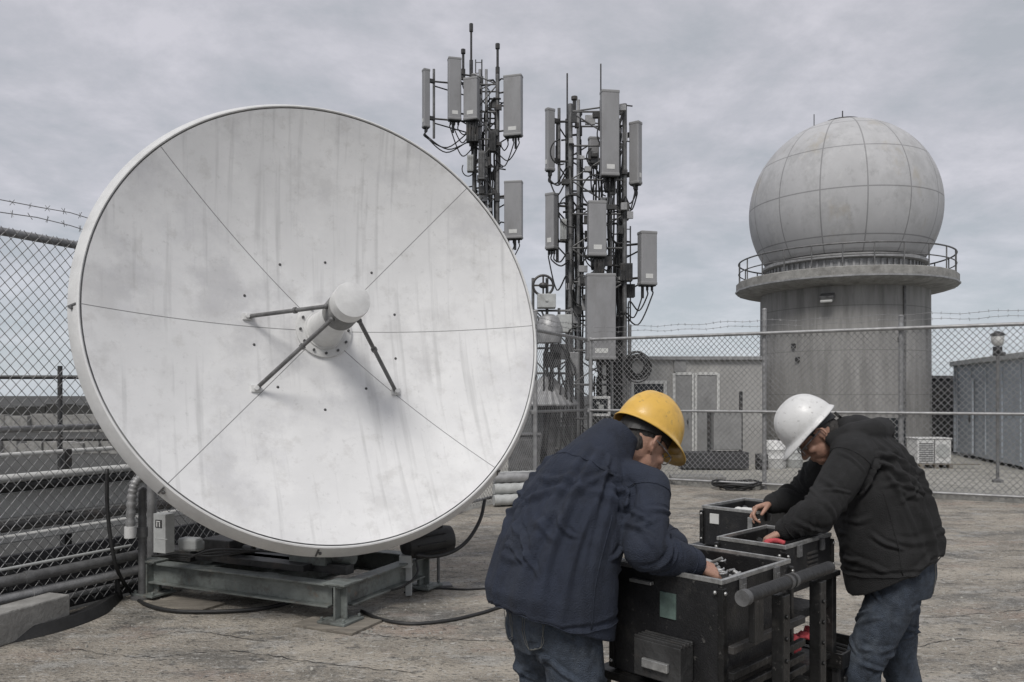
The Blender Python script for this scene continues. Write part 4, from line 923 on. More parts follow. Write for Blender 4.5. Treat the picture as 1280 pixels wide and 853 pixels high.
def case(name, label, u0, u1, v0, v1, z0, z1, extra=None):
    c_ = Q((u0+u1)/2,(v0+v1)/2,z0); t = thing(name, label, 'equipment case', c_)
    du_, dv_ = u1-u0, v1-v0; th = .014; hh = z1-z0; zm = (z0+z1)/2
    mb = MB()
    mb.box(Q((u0+u1)/2,v0+th/2,zm), (du_,th,hh), ax=CA); mb.box(Q((u0+u1)/2,v1-th/2,zm), (du_,th,hh), ax=CA)
    mb.box(Q(u0+th/2,(v0+v1)/2,zm), (th,dv_-2*th,hh), ax=CA); mb.box(Q(u1-th/2,(v0+v1)/2,zm), (th,dv_-2*th,hh), ax=CA)
    mb.box(Q((u0+u1)/2,(v0+v1)/2,z0+th/2), (du_-2*th,dv_-2*th,th), ax=CA)
    mb.build('shell', 'case', t, bevel=.003)
    mb = MB(); e_ = .012
    for q_, s_ in (((( u0+u1)/2,v0+.004),(du_+.01,e_,.016)),(((u0+u1)/2,v1-.004),(du_+.01,e_,.016)),((u0+.004,(v0+v1)/2),(e_,dv_-.02,.016)),((u1-.004,(v0+v1)/2),(e_,dv_-.02,.016))):
        mb.box(Q(q_[0],q_[1],z1+.004), s_, ax=CA)
    mb.build('rim_edge', 'edge', t, bevel=.002)
    for u_ in (u0,u1):
        for v_ in (v0,v1):
            mb = MB(); mb.box(Q(u_,v_,zm-.004), (.022,.022,hh-.02), ax=CA); mb.build('corner_trim', 'cartsteel', t, bevel=.003)
    for q_ in (.25,.75):
        mb = MB(); mb.box(Q(u0+du_*q_,v0-.008,z1-.022), (.03,.012,.05), ax=CA); mb.box(Q(u0+du_*q_,v0-.014,z1-.03), (.018,.008,.028), ax=CA); mb.build('latch', 'galvdark', t, bevel=.002)
    for u_ in (u0,u1):
        for z_ in (z0+.03,z1-.03):
            for p in (Q(u_,v0-.010,z_), Q(u0-.010,v0+.02 if u_ == u0 else v1,z_)):
                mb = MB(); mb.ell(p, (.007,.007,.007), n=8, k=6); mb.build('rivet', 'edge', t, True)
    return t
A = case('tool_case', 'large open black case on the cart, under the hands of the man in navy', 0,.46,0,.43,.692,1.06)
mb = MB(); mb.box(Q(-.002,.20,.955), (.006,.062,.085), ax=CA); mb.build('label_plate', 'glabel', A, bevel=.001)
mb = MB(); mb.box(Q(-.012,.30,1.02), (.02,.09,.012), ax=CA); mb.build('latch', 'edge', A, bevel=.002)
B_ = case('tool_case', 'open black case at the back with small pale label, below the white helmet', 1.30,1.72,.57,.87,.90,1.085)
mb = MB(); mb.box(Q(1.298,.80,1.035), (.006,.05,.05), ax=CA); mb.build('label_plate', 'paper', B_, bevel=.001)
mb = MB(); mb.box(Q(1.292,.60,1.03), (.016,.025,.07), ax=CA); mb.build('latch', 'edge', B_, bevel=.003)
C_ = case('tool_case', 'smaller open black case with a vent grille, before the man in black', .735,1.155,.15,.45,.90,1.05)
mb = MB()
for k in range(4): mb.box(Q(.97,.147,.95+.018*k), (.09,.006,.008), ax=CA)
mb.build('vent_grille', 'steeldark', C_)
# loose parts inside cases
def loose(name, label, cat, mb, mt, p, smooth=False): return tag(mb.build(name, mt, None, smooth, origin=p), label, cat)
mb = MB()
for k in range(26):
    p = Q(random.uniform(.14,.43),random.uniform(.03,.3),random.uniform(1.0,1.045)); d = V((random.uniform(-1,1),random.uniform(-1,1),random.uniform(-.3,.5))).normalized()*random.uniform(.015,.04); mb.tube(p-d, p+d, random.uniform(.004,.009), 8)
for k in range(5):
    p = Q(random.uniform(.16,.4),random.uniform(.05,.25),1.04); mb.path([p+V((.018*math.cos(j*.7),.018*math.sin(j*.7),.001*j)) for j in range(10)], .003, 6)
o = loose('metal_fittings', 'heap of small shiny metal fittings inside the large open case', 'fittings', mb, 'edge', Q(.3,.15,.71)); o['kind'] = 'stuff'
mb = MB(); mb.box(Q(.23,.215,.855), (.40,.37,.28), ax=CA); loose('foam_insert', 'black foam block filling the large open case', 'foam', mb, 'black', Q(.23,.215,.72))
mb = MB(); mb.path(spline([Q(.80,.24,1.03),Q(.83,.28,1.045),Q(.87,.26,1.05),Q(.89,.23,1.04)],6), .011, 10); loose('red_tool', 'red hand tool lying in the smaller vented case', 'tool', mb, 'red', Q(.85,.38,1.03), True)
mb = MB(); mb.box(Q(.945,.30,.96), (.37,.25,.09), ax=CA); mb.tube(Q(.95,.30,1.0), Q(.95,.38,1.03), .012, 8); loose('tool_tray', 'dark tray of tools inside the smaller vented case', 'tray', mb, 'cartsteel', Q(.935,.39,.92))
mb = MB(); mb.ell(Q(1.42,.68,1.07), (.05,.035,.02)); mb.ell(Q(1.46,.72,1.065), (.04,.04,.02)); mb.ell(Q(1.43,.74,1.068), (.025,.03,.02)); loose('rag', 'crumpled pale rag lying in the back case', 'rag', mb, 'paper', Q(1.4,.7,1.05), True)
mb = MB(); mb.box(Q(1.51,.72,.98), (.38,.26,.13), ax=CA); mb.tube(Q(1.4,.64,1.05), Q(1.6,.8,1.06), .014, 8); loose('instrument_tray', 'dark tray of instruments inside the back case', 'tray', mb, 'cartsteel', Q(1.43,.765,.92))
# stand with shelves
st = thing('equipment_stand', 'black stand with shelves carrying the two smaller cases', 'stand', Q(1.2,.6,0))
mb = MB(); mb.box(Q(.955,.53,.885), (.51,.80,.022), ax=CA); mb.box(Q(1.475,.67,.885), (.525,.52,.022), ax=CA); mb.build('table_top', 'cartsteel', st, bevel=.003)
mb = MB(); mb.box(Q(.955,.33,.745), (.44,.34,.014), ax=CA); mb.box(Q(.955,.165,.757), (.44,.012,.03), ax=CA); mb.build('shelf', 'cartsteel', st, bevel=.003)
mb = MB(); mb.box(Q(.955,.42,.54), (.46,.56,.02), ax=CA); mb.build('shelf', 'cartsteel', st, bevel=.003)
for u_, v_ in ((.73,.16),(1.17,.16),(.73,.90),(1.71,.44),(1.71,.90)):
    mb = MB(); mb.box(Q(u_,v_,.4375), (.04,.04,.875), ax=CA); mb.build('leg', 'cartsteel', st, bevel=.003)
mb = MB()
for k in range(16):
    p = Q(random.uniform(.80,1.12),random.uniform(.20,.40),random.uniform(.575,.68)); mb.ell(p, (random.uniform(.02,.05),random.uniform(.02,.045),random.uniform(.015,.04)), n=8, k=6)
to = thing('red_rags', 'bundle of red rags on the lower shelf of the black stand', 'rags', Q(1,.36,.55))
remesh('cloth', mb, .006, 'red', to, 2, lambda p, n: .008*noise.noise(p*45)+.004*noise.noise(p*110))
mb = MB(); mb.box(Q(1.28,.22,.50), (.30,.26,.015), ax=CA)
for q_, s_ in (((1.28,.095),(.30,.01,.05)),((1.28,.345),(.30,.01,.05)),((1.135,.22),(.01,.24,.05)),((1.425,.22),(.01,.24,.05))): mb.box(Q(*q_,.53), s_, ax=CA)
for k in range(5): mb.tube(Q(1.17+.05*k,.12,.515), Q(1.19+.05*k,.32,.52), .009, 8)
loose('parts_tray', 'shallow black tray of tools at knee height before the man in black', 'tray', mb, 'cartsteel', Q(1.28,.22,.49))
mb = MB(); mb.box(Q(1.28,.22,.245), (.26,.22,.49), ax=CA); mb.box(Q(1.28,.105,.3), (.2,.02,.3), ax=CA)
tag(mb.build('tool_crate', 'case', None, bevel=.01, origin=Q(1.28,.22,0)), 'black crate on the ground under the shallow parts tray', 'crate')

# ------------------------------------------------------------------ people
def frame_from(f, up=V((0,0,1))):
    f = f.normalized(); l = up.cross(f).normalized(); return f, l, f.cross(l)
def hand(mb, wr, d, n, left, curl=(.5,.6,.4), s=1.0, spread=.10):
    """wr wrist, d direction wrist->knuckles, n palm normal (palm faces n)"""
    d = d.normalized(); n = (n-d*n.dot(d)).normalized(); sd_ = d.cross(n)           # sd_: towards the index side for one hand
    if left: sd_ = -sd_
    L = .088*s
    lens = [(.042,.026,.022),(.047,.030,.023),(.043,.028,.022),(.033,.021,.019)]
    for i in range(4):
        o_ = (1.5-i)*.0205*s
        k = wr+d*(L*(1.0,1.04,1.0,.93)[i])+sd_*o_-n*.004
        mb.caps([wr+sd_*o_*.55, k], [.017*s,.0125*s], 10)
        dd_ = (d+sd_*spread*(1.5-i)*.5).normalized(); p = k; pts = [p]; a = 0
        for j in range(3):
            a += curl[j]*(1+.06*i); q_ = dd_*math.cos(a)+n*math.sin(a); p = p+q_*lens[i][j]*s; pts.append(p)
        mb.caps(pts, [.0098*s,.0090*s,.0082*s,.0072*s], 10)
    tb_ = wr+d*.022*s+sd_*.022*s; t1 = tb_+(d*.55+sd_*.75+n*.25).normalized()*.042*s; t2 = t1+(d*.75+sd_*.3+n*.45).normalized()*.033*s; t3 = t2+(d*.8+n*.5).normalized()*.024*s
    mb.caps([wr+d*.01*s+sd_*.008*s, tb_, t1, t2, t3], [.017*s,.017*s,.0125*s,.0105*s,.008*s], 10)
def head(mb, c, f, l, u, s=1.0):
    A_ = (f, l, u); P = lambda x, y, z: c+f*x*s+l*y*s+u*z*s
    mb.ell(P(-.012,0,.022), (.098*s,.077*s,.100*s), A_, 24, 16)
    mb.ell(P(.022,0,-.045), (.066*s,.064*s,.072*s), A_, 20, 12)
    mb.ell(P(.052,0,-.085), (.036*s,.040*s,.034*s), A_, 16, 10)
    mb.ell(P(.066,0,-.098), (.022*s,.024*s,.019*s), A_, 12, 8)
    mb.ell(P(.070,0,.022), (.022*s,.055*s,.013*s), A_, 14, 8)
    mb.caps([P(.078,0,.012), P(.092,0,-.012), P(.106,0,-.033)], [.010*s,.0115*s,.0145*s], 10)
    for q_ in (-1,1):
        mb.ell(P(.094,q_*.013,-.038), (.011*s,.008*s,.008*s), A_, 10, 6)
        mb.ell(P(.058,q_*.042,-.028), (.024*s,.022*s,.02*s), A_, 12, 8)
        # ear: rim and lobe
        er = [P(.000,q_*.074,.020),P(-.014,q_*.089,.030),P(-.033,q_*.097,.014),P(-.032,q_*.095,-.010),P(-.018,q_*.087,-.032),P(-.005,q_*.077,-.041)]
        mb.caps(er, [.006*s]*6, 8); mb.ell(P(-.013,q_*.075,-.004), (.013*s,.008*s,.024*s), A_, 10, 8); mb.ell(P(-.010,q_*.077,-.032), (.007*s,.006*s,.009*s), A_, 8, 6)
    mb.caps([P(.082,-.022,-.062),P(.092,0,-.059),P(.082,.022,-.062)], [.005*s,.0065*s,.005*s], 8)
    mb.caps([P(.080,-.019,-.074),P(.089,0,-.073),P(.080,.019,-.074)], [.005*s,.0075*s,.005*s], 8)
def hat(parent, c, f, l, u, mt, s=1.0):
    """hard hat; c = centre of the rim opening"""
    n, k = 64, 22; vs = []; fs = []
    def P(x, y, z): return c+f*x*s+l*y*s+u*z*s
    a_, b_, h_ = .134, .112, .142
    for i in range(k+1):
        ph = (math.pi/2)*i/k; rr = math.cos(ph)**.86; zz = math.sin(ph)
        for j in range(n):
            th = 2*math.pi*j/n; x_ = a_*rr*math.cos(th); y_ = b_*rr*math.sin(th); z_ = h_*zz
            bump_ = .005*math.exp(-(y_/.010)**2)+.0035*(math.exp(-((abs(y_)-.034)/.007)**2)); bump_ *= (0 if i < 4 else min(1,(i-4)/5))
            vs.append(P(x_, y_, z_+bump_))
    # brim rings
    rings = []
    for q_ in (.35,1.0,1.0):
        rings.append(q_)
    base = len(vs)
    for r_i, (q_, dz) in enumerate(((0.25,-.004),(.6,-.009),(1.0,-.015),(1.0,-.020),(.2,-.012))):
        for j in range(n):
            th = 2*math.pi*j/n; fr_ = max(0, math.cos(th)); bw = (.010+.046*fr_**2.2)*q_; dzz = dz-.018*fr_**2*q_
            vs.append(P((a_+bw)*math.cos(th), (b_+bw*.9)*math.sin(th), dzz))
    fs += [(i*n+j,i*n+(j+1)%n,(i+1)*n+(j+1)%n,(i+1)*n+j) for i in range(k) for j in range(n)]
    fs += [(base+j,base+(j+1)%n,(j+1)%n,j) for j in range(n)]
    for r_ in range(4): fs += [(base+(r_+1)*n+j,base+(r_+1)*n+(j+1)%n,base+r_*n+(j+1)%n,base+r_*n+j) for j in range(n)]
    mb = MB(); mb.add(vs, fs); ho_ = mb.build('hard_hat', mt, parent, True)
    so_ = ho_.modifiers.new('thick', 'SOLIDIFY'); so_.thickness = .004; so_.offset = -1
    PO[ho_.name] = parent.location.copy()
    mb = MB()                                     # suspension band with nape strap
    m_ = 40; vs = []
    for j in range(m_+1):
        th = 2*math.pi*j/m_; bk_ = max(0, -math.cos(th)); dz = -.030*bk_**2
        for ra_, z_ in ((1,-.030),(1,.018),(.94,.018),(.94,-.030)):
            vs.append(P(.105*ra_*math.cos(th)-.008, .088*ra_*math.sin(th), z_+dz))
    mb.add(vs, [(i*4+j,i*4+(j+1)%4,(i+1)*4+(j+1)%4,(i+1)*4+j) for i in range(m_) for j in range(4)])
    mb.tube(P(-.118,0,-.062), P(-.128,0,-.062), .02, 14)
    mb.build('suspension_band', 'black', ho_)
    return ho_
import numpy as np
from mathutils.bvhtree import BVHTree
def cloth(curves, low=.004):
    """height field of long folds: curves = (points near the surface, height, width)"""
    def d(me):
        n = len(me.vertices); co = np.empty(n*3); me.vertices.foreach_get('co', co); co = co.reshape(-1, 3)
        bv = BVHTree.FromPolygons([v.co for v in me.vertices], [tuple(p.vertices) for p in me.polygons])
        h = np.zeros(n)
        for pts, amp, w_ in curves:
            sp = spline(pts, 5); q = []
            for p in sp:
                hit = bv.find_nearest(p)
                q.append(hit[0] if hit[0] else p)
            q = np.array([x[:] for x in q]); lo, hi = q.min(0)-w_*5, q.max(0)+w_*5
            idx = np.nonzero(((co > lo) & (co < hi)).all(1))[0]
            if not len(idx): continue
            c = co[idx]; best = np.full(len(idx), 1e9); tt = np.zeros(len(idx)); m_ = len(q)-1
            for k in range(m_):
                a, b = q[k], q[k+1]; ab = b-a; L2 = max(1e-12, ab@ab)
                t = np.clip(((c-a)@ab)/L2, 0, 1); dd = ((c-(a+t[:, None]*ab))**2).sum(1)
                u = dd < best; best[u] = dd[u]; tt[u] = (k+t[u])/m_
            dd = np.sqrt(best); ta = np.sin(np.pi*np.clip(tt*.94+.03, 0, 1))**.7; ww = w_*(.7+.5*tt)
            h[idx] += amp*ta*(np.exp(-(dd/ww)**2)-.55*np.exp(-((dd-2.0*ww)/(.9*ww))**2))
        for i, v in enumerate(me.vertices):
            p = v.co; h[i] += low*noise.noise(p*5.5)+.0007*noise.noise(p*38)
        return np.clip(h, -.02, .024)
    d.vector = True
    return d
def torso_pts(sec, Rr_, f, h, th, k=1.0):
    n = len(sec)-1; x = min(max(h, 0), .999)*n; i = int(x); t = x-i
    c = V(sec[i][0]).lerp(V(sec[i+1][0]), t); a = sec[i][1]*(1-t)+sec[i+1][1]*t; b = sec[i][2]*(1-t)+sec[i+1][2]*t
    ax_ = (V(sec[i+1][0])-V(sec[i][0])).normalized(); fw = (f-ax_*f.dot(ax_)).normalized()
    return c+Rr_*a*k*math.cos(th)+fw*b*k*math.sin(th)
def coat_folds(C, f, Rr_, seed, fleece=False):
    r = random.Random(seed); sec = C['spine']; out = []
    tp = lambda h, th: torso_pts(sec, Rr_, f, h, th)
    for i in range(34):                        # drag folds round the waist and back
        h = r.uniform(.04,.62); th = r.uniform(0,2*math.pi); dth = r.choice((-1,1))*r.uniform(.4,1.1); dh = r.uniform(.02,.15)*r.choice((-1,1,1))
        out.append(([tp(h+dh*q+.012*math.sin(q*5+i), th+dth*q) for q in (0,.3,.65,1)], r.uniform(.006,.012), r.uniform(.006,.014)))
    for i in range(16):                        # long drapes from the shoulder blades
        th = r.uniform(math.pi,2*math.pi)+r.uniform(-.4,.4); d2 = r.uniform(-.45,.45)
        out.append(([tp(.70,th), tp(.5,th+d2*.3), tp(.27,th+d2*.7), tp(.03,th+d2)], r.uniform(.005,.010), r.uniform(.009,.018)))
    for sg, key in ((1,'r'),(-1,'l')):
        base = 0 if sg == 1 else math.pi
        for i in range(6):                     # pulls from the armpit across the back and chest
            dr = r.choice((-1,1)); hh = r.uniform(.22,.5)
            out.append(([tp(.60,base-.12*dr), tp(.58-.05*i*.4,base+dr*.45), tp(hh,base+dr*r.uniform(.9,1.3))], r.uniform(.007,.012), r.uniform(.007,.013)))
        sh, el, wr = C['sh_'+key], C['el_'+key], C['wr_'+key]
        for i in range(26):
            t = min(max(r.gauss(1.0,.42), .18), 1.9)
            if t < 1: p, ax_, rad = sh.lerp(el,t), (el-sh).normalized(), .084-.014*t
            else: p, ax_, rad = el.lerp(wr,t-1), (wr-el).normalized(), .070-.018*(t-1)
            u, w = perp(ax_); a0 = r.uniform(0,6.28); sp_ = r.uniform(.9,2.2); tl = r.uniform(-.05,.05)
            out.append(([p+ax_*tl*(q-.5)*2+(u*math.cos(a0+sp_*q)+w*math.sin(a0+sp_*q))*rad for q in (0,.33,.66,1)], r.uniform(.004,.008), r.uniform(.0055,.011)))
    for i in range(12):                        # hem band
        th = i*math.pi/6; out.append(([tp(.055,th), tp(.055,th+.2), tp(.055,th+.4), tp(.055,th+.56)], -.006, .008))
    return out
def leg_folds(C, f, Rr_, seed):
    r = random.Random(seed); out = []
    for key in 'rl':
        hp, kn, an = C['hip_'+key], C['kn_'+key], C['an_'+key]
        for i in range(40):
            t = min(max(r.choice((r.gauss(.15,.22), r.gauss(1.0,.3), r.uniform(.1,1.9))), -.1), 1.9)
            if t < 1: p, ax_, rad = hp.lerp(kn,t), (kn-hp).normalized(), .108-.03*t
            else: p, ax_, rad = kn.lerp(an,t-1), (an-kn).normalized(), .078-.01*(t-1)
            u, w = perp(ax_); a0 = r.uniform(0,6.28); sp_ = r.uniform(.7,1.7); tl = r.uniform(-.06,.06)
            out.append(([p+ax_*tl*(q-.5)*2+(u*math.cos(a0+sp_*q)+w*math.sin(a0+sp_*q))*rad for q in (0,.33,.66,1)], r.uniform(.006,.011), r.uniform(.0065,.013)))
    return out

def person(label, F_, C, hat_mat, coat, coat_name):
    """C: dict of joints in world space; F_ facing direction (horizontal)"""
    f = F_.normalized(); Rr_ = V((f.y, -f.x, 0))            # right-hand side
    P0 = C['pelvis']
    t = thing('person', label, 'person', (P0.x, P0.y, 0))
    hf = C['face']; hf, hl, hu = frame_from(hf)
    hc = C['head']
    b = MB(); head(b, hc, hf, hl, hu)
    b.caps([C['c7'], C['c7'].lerp(hc-hu*.05-hf*.02,.6), hc-hu*.035-hf*.02], [.068,.060,.060], 16)
    sp_ = C['spine']
    b.loft([(P0+V((0,0,-.12)),.13,.095),(P0+V((0,0,0)),.145,.11)]+[(p, a_*.78, d_*.78) for p, a_, d_ in sp_[2:]], Rr_)
    for sgn, key in ((1,'r'),(-1,'l')):
        sh, el, wr = C['sh_'+key], C['el_'+key], C['wr_'+key]
        b.caps([sh, sh.lerp(el,.5), el, el.lerp(wr,.35), wr], [.058,.050,.040,.040,.027], 12)
        hd_, pn = C['hd_'+key], C['pn_'+key]
        hand(b, wr, hd_, pn, key == 'l', C.get('curl_'+key,(.5,.6,.4)))
        hp, kn, an = C['hip_'+key], C['kn_'+key], C['an_'+key]
        b.caps([hp, hp.lerp(kn,.5), kn, kn.lerp(an,.35), an], [.082,.070,.052,.050,.036], 12)
        toe = V((an.x,an.y,.05))+f*.16
        b.caps([an, V((an.x,an.y,.055)), toe], [.036,.042,.03], 10)
    remesh('body', b, .0042, 'skin', t, 2)
    # eyes
    for q_ in (-1,1):
        mb = MB(); mb.ell(hc+hf*.073+hl*.031*q_-hu*.004, (.0105,.0105,.0105), n=12, k=8); mb.build('eye', 'eye', t, True)
    gl = MB()
    for q_ in (-1,1):
        gl.caps([hc+hl*.080*q_-hf*.020+hu*.012, hc+hl*.076*q_+hf*.03+hu*.010, hc+hl*.060*q_+hf*.094+hu*.004], [.0022,.0026,.0028], 6)
        gl.caps([hc+hl*(.033+.027*math.cos(a_*math.pi/6))*q_+hf*(.102-.006*math.cos(a_*math.pi/6))+hu*(-.006+.018*math.sin(a_*math.pi/6)) for a_ in range(13)], [.0018]*13, 6)
    gl.tube(hc+hl*.008+hf*.108+hu*.0, hc-hl*.008+hf*.108+hu*.0, .002, 6)
    gl.build('glasses', 'galv', t, True)
    # hair: shell over the back and sides of the skull
    mb = MB(); mb.ell(hc-hf*.024+hu*.040, (.093,.080,.090), (hf,hl,hu), 24, 16); mb.ell(hc-hf*.060-hu*.030, (.052,.066,.062), (hf,hl,hu), 18, 10)
    for q_ in (-1,1): mb.ell(hc+hl*.071*q_+hu*.022+hf*.010, (.010,.006,.022), (hf,hl,hu), 10, 8)
    remesh('hair', mb, .005, 'hair', t, 1, lambda p, n_: .0022*noise.noise(V((p.x*90,p.y*90,p.z*40))))
    hat(t, hc+hu*.056-hf*.006, hf, hl, hu, hat_mat)
    # trousers
    mb = MB(); tr = C['trouser']
    mb.loft([(P0+V((0,0,-.14)), .165,.125),(P0+V((0,0,-.05)), .182,.145),(P0+V((0,0,.06)), .178,.138),(P0+V((0,0,.14)), .165,.125)], Rr_)
    for key in 'rl':
        hp, kn, an = C['hip_'+key], C['kn_'+key], C['an_'+key]
        mb.caps([hp, hp.lerp(kn,.45), kn, kn.lerp(an,.5), an+V((0,0,.03))], [.108,.098,.078,.072,.066], 18)
    remesh('trousers', mb, .0055, 'denim', t, 7, cloth(leg_folds(C, f, Rr_, 11+len(label)), .003))
    tr_ = bpy.data.objects[[c_.name for c_ in t.children if c_.name.startswith('trousers')][0]]
    from mathutils.bvhtree import BVHTree
    bv = BVHTree.FromPolygons([v.co for v in tr_.data.vertices], [tuple(p.vertices) for p in tr_.data.polygons])
    def seam(pts):
        q_ = []
        for p in spline(pts, 10):
            hit = bv.find_nearest(p-t.location); q_.append(hit[0]+hit[1]*.0015+t.location)
        mb = MB(); mb.path(q_, .0010, 5); mb.build('stitching', 'thread', tr_, True)
    for sg_, key in ((1,'r'),(-1,'l')):
        side = Rr_*sg_; hp = C['hip_'+key]; kn = C['kn_'+key]
        seam([P0+side*.13+Z*.06+f*.14, P0+side*.17+Z*.005+f*.09, P0+side*.2+Z*-.03+f*.02])                          # front pocket
        for off in (0,.012):
            seam([P0+side*(.155-off)-f*.16+Z*(.03-off), P0+side*(.15-off)-f*.17+Z*-.10, P0+side*.095-f*.18+Z*(-.135+off), P0+side*(.04+off)-f*.18+Z*-.10, P0+side*(.035+off)-f*.17+Z*(.03-off)])
        seam([P0+side*.155-f*.16+Z*.03, P0+side*.095-f*.18+Z*.02, P0+side*.035-f*.17+Z*.03])
    # coat
    mb = MB()
    mb.loft(sp_, Rr_, tang=C.get('tang'), n=40)
    for key in 'rl':
        sh, el, wr = C['sh_'+key], C['el_'+key], C['wr_'+key]
        top = sh.lerp(C['spine'][-3][0], .35)
        mb.caps([top, sh, sh.lerp(el,.5), el, el.lerp(wr,.5), wr.lerp(el,.06)], C.get('slv',[.100,.092,.084,.074,.066,.053]), 18)
    for (p, r_, axs) in C.get('lumps', []): mb.ell(p, r_, axs, 20, 12)
    for pts_, r_ in C.get('rolls', []): mb.caps(pts_, r_, 14)
    ct_ = remesh(coat_name, mb, .005, coat, t, 8, cloth(coat_folds(C, f, Rr_, 5+len(label)), .005))
    bv = BVHTree.FromPolygons([v.co for v in ct_.data.vertices], [tuple(p.vertices) for p in ct_.data.polygons])
    tp = lambda h, th: torso_pts(sp_, Rr_, f, h, th, 1.08)
    def cseam(pts):
        q_ = []
        for p in spline(pts, 10):
            hit = bv.find_nearest(p-t.location); q_.append(hit[0]+hit[1]*.0008+t.location)
        mb = MB(); mb.path(q_, .0022, 5); mb.build('seam', coat, ct_, True)
    cseam([tp(.03,th*.35) for th in range(19)])                              # hem
    if coat == 'navy': cseam([tp(.60,math.pi+.25), tp(.62,math.pi*1.3), tp(.63,math.pi*1.5), tp(.62,math.pi*1.7), tp(.60,math.pi*2-.25)])
    for sg_ in (0, math.pi): cseam([tp(.05,sg_), tp(.25,sg_), tp(.45,sg_)])
    for key in 'rl':
        sh, el, wr = C['sh_'+key], C['el_'+key], C['wr_'+key]; ax_ = (el-sh).normalized(); u, w = perp(ax_)
        cseam([sh+ax_*.02+(u*math.cos(q*.5)+w*math.sin(q*.5))*.09 for q in range(13)])
        ax_ = (wr-el).normalized(); u, w = perp(ax_); p = wr.lerp(el,.16)
        cseam([p+(u*math.cos(q*.5)+w*math.sin(q*.5))*.055 for q in range(14)])
    for key in 'rl':
        an = C['an_'+key]; mb = MB()
        mb.caps([V((an.x,an.y,.10)), V((an.x,an.y,.05))], [.055,.055], 14); mb.caps([V((an.x,an.y,.05)), V((an.x,an.y,.045))+f*.10, V((an.x,an.y,.042))+f*.18], [.052,.046,.040], 14)
        mb.box(V((an.x,an.y,.012))+f*.07, (.30,.10,.024), math.atan2(f.y,f.x))
        remesh('boot', mb, .007, 'boot', t, 2)
    return t
# man in navy
Z = V((0,0,1)); f1 = V((.87,.5,0)).normalized(); r1_ = V((f1.y,-f1.x,0)); Z = V((0,0,1))
P1 = V((.14,2.72,.93)); c7 = V((.362,2.85,1.485))
face1 = f1*math.cos(R(34))-Z*math.sin(R(34))
J = dict(pelvis=P1, c7=c7, head=V((.480,2.912,1.474)), face=face1,
    spine=[(P1+Z*-.045-f1*.01,.232,.205),(P1+Z*.05-f1*.01,.236,.205),(P1+Z*.18+f1*.02,.232,.188),(P1+Z*.32+f1*.085,.215,.172),(P1+Z*.42+f1*.145,.180,.148),(P1+Z*.495+f1*.195,.118,.108),(c7+Z*.008+f1*.002,.086,.084),(c7+Z*.038+f1*.03,.078,.074)],
    tang={0:(Z*.93+f1*.32)},
    slv=[.066,.076,.078,.074,.064,.052], sh_r=V((.385,2.845,1.335))+r1_*.155, sh_l=V((.395,2.855,1.34))-r1_*.14,
    el_r=V((.43,2.58,1.155)), wr_r=V((.612,2.69,1.085)), hd_r=V((.85,.25,-.42)), pn_r=V((-.30,.35,-.85)), curl_r=(.5,.7,.5),
    el_l=V((.47,3.17,1.16)), wr_l=V((.625,3.0,1.085)), hd_l=V((.75,-.5,-.45)), pn_l=V((-.2,-.2,-.95)),
    hip_r=P1+r1_*.095+Z*-.03, hip_l=P1-r1_*.095+Z*-.03, kn_r=P1+r1_*.12+f1*.05+Z*-.46, kn_l=P1-r1_*.13+f1*.07+Z*-.46, an_r=V((P1.x,P1.y,.09))+r1_*.13-f1*.03, an_l=V((P1.x,P1.y,.09))-r1_*.15-f1*.01,
    trouser=None, lumps=[(c7+V((-.022,-.008,.012)),(.058,.070,.046),(f1,r1_,Z))])
person('bending man in a navy jacket and yellow hard hat reaching into the large case', f1, J, 'yellow', 'navy', 'jacket')
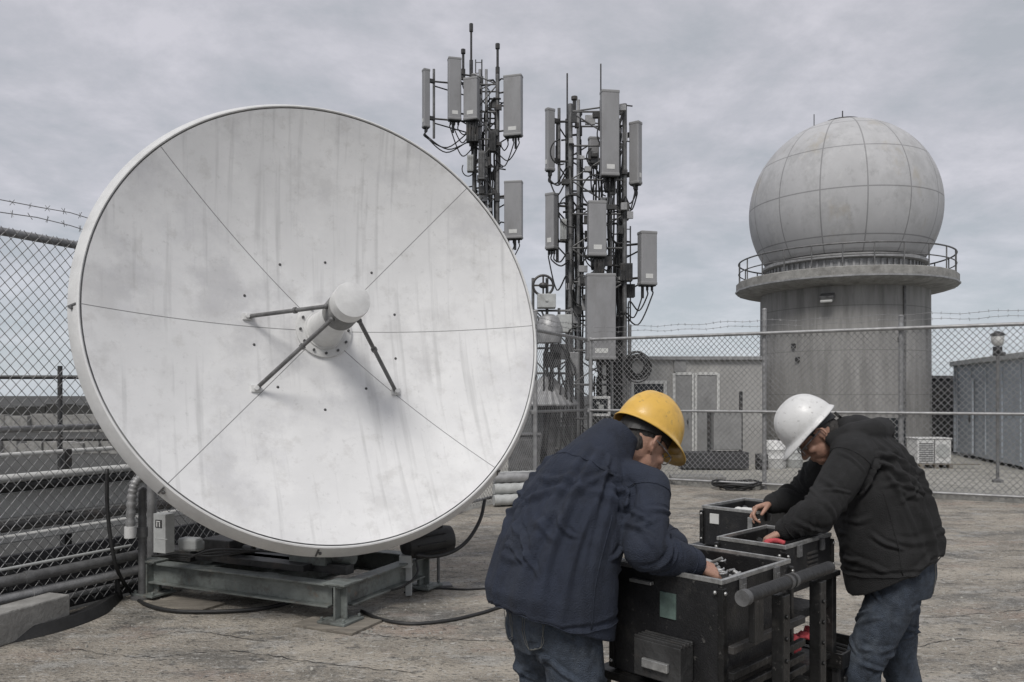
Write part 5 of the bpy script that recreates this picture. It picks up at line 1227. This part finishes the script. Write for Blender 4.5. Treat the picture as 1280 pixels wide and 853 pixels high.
# man in black
f2 = V((-.97,.24,0)).normalized(); r2_ = V((f2.y,-f2.x,0)); P2 = V((1.70,3.5,.93)); c72 = V((1.505,3.57,1.478))
face2 = f2*math.cos(R(47))-Z*math.sin(R(47))
J = dict(pelvis=P2, c7=c72, head=V((1.376,3.603,1.472)), face=face2,
    spine=[(V((1.665,3.485,.885)),.205,.215),(V((1.655,3.49,.97)),.212,.212),(V((1.635,3.50,1.09)),.212,.198),(V((1.60,3.52,1.24)),.220,.192),(V((1.56,3.54,1.36)),.205,.165),(V((1.525,3.56,1.435)),.155,.125),(c72+Z*.01+f2*.01,.085,.085),(c72+Z*.035+f2*.03,.078,.078)],
    tang={0:(Z*.87+f2*.5), 1:(Z*.93+f2*.36)},
    sh_r=V((1.50,3.56,1.385))+r2_*.175, sh_l=V((1.50,3.56,1.385))-r2_*.175,
    el_r=V((1.40,3.86,1.17)), wr_r=V((1.262,3.87,1.125)), hd_r=V((-.8,-.1,-.25)), pn_r=V((-.3,-.35,-.9)), curl_r=(.7,.9,.6),
    el_l=V((1.27,3.30,1.165)), wr_l=V((1.16,3.38,1.08)), hd_l=V((-.75,.25,-.5)), pn_l=V((-.4,.1,-.9)),
    hip_r=P2+r2_*.09+Z*-.03, hip_l=P2-r2_*.09+Z*-.03, kn_r=P2+r2_*.12-f2*.02+Z*-.46, kn_l=P2-r2_*.10+f2*.17+Z*-.46, an_r=V((P2.x,P2.y,.09))+r2_*.13-f2*.12, an_l=V((P2.x,P2.y,.09))-r2_*.12+f2*.14,
    trouser=None, rolls=[([c72+f2*.07-r2_*.085+Z*-.02, c72+f2*.0-r2_*.11+Z*.01, c72-f2*.09-r2_*.09+Z*.015, c72-f2*.135+Z*.015, c72-f2*.09+r2_*.09, c72+f2*.0+r2_*.11, c72+f2*.07+r2_*.085+Z*-.02],[.038,.048,.058,.062,.058,.048,.038])], lumps=[(c72+V((.075,-.008,.022)),(.085,.115,.050),((f2*.80+Z*.6).normalized(),r2_,(Z*.8-f2*.6).normalized())),(c72+V((.01,0,.03)),(.07,.09,.05),(f2,r2_,Z))])
person('bending man in a black hooded jacket and white hard hat working on the back case', f2, J, 'whitehat', 'hoodie', 'hooded_jacket')
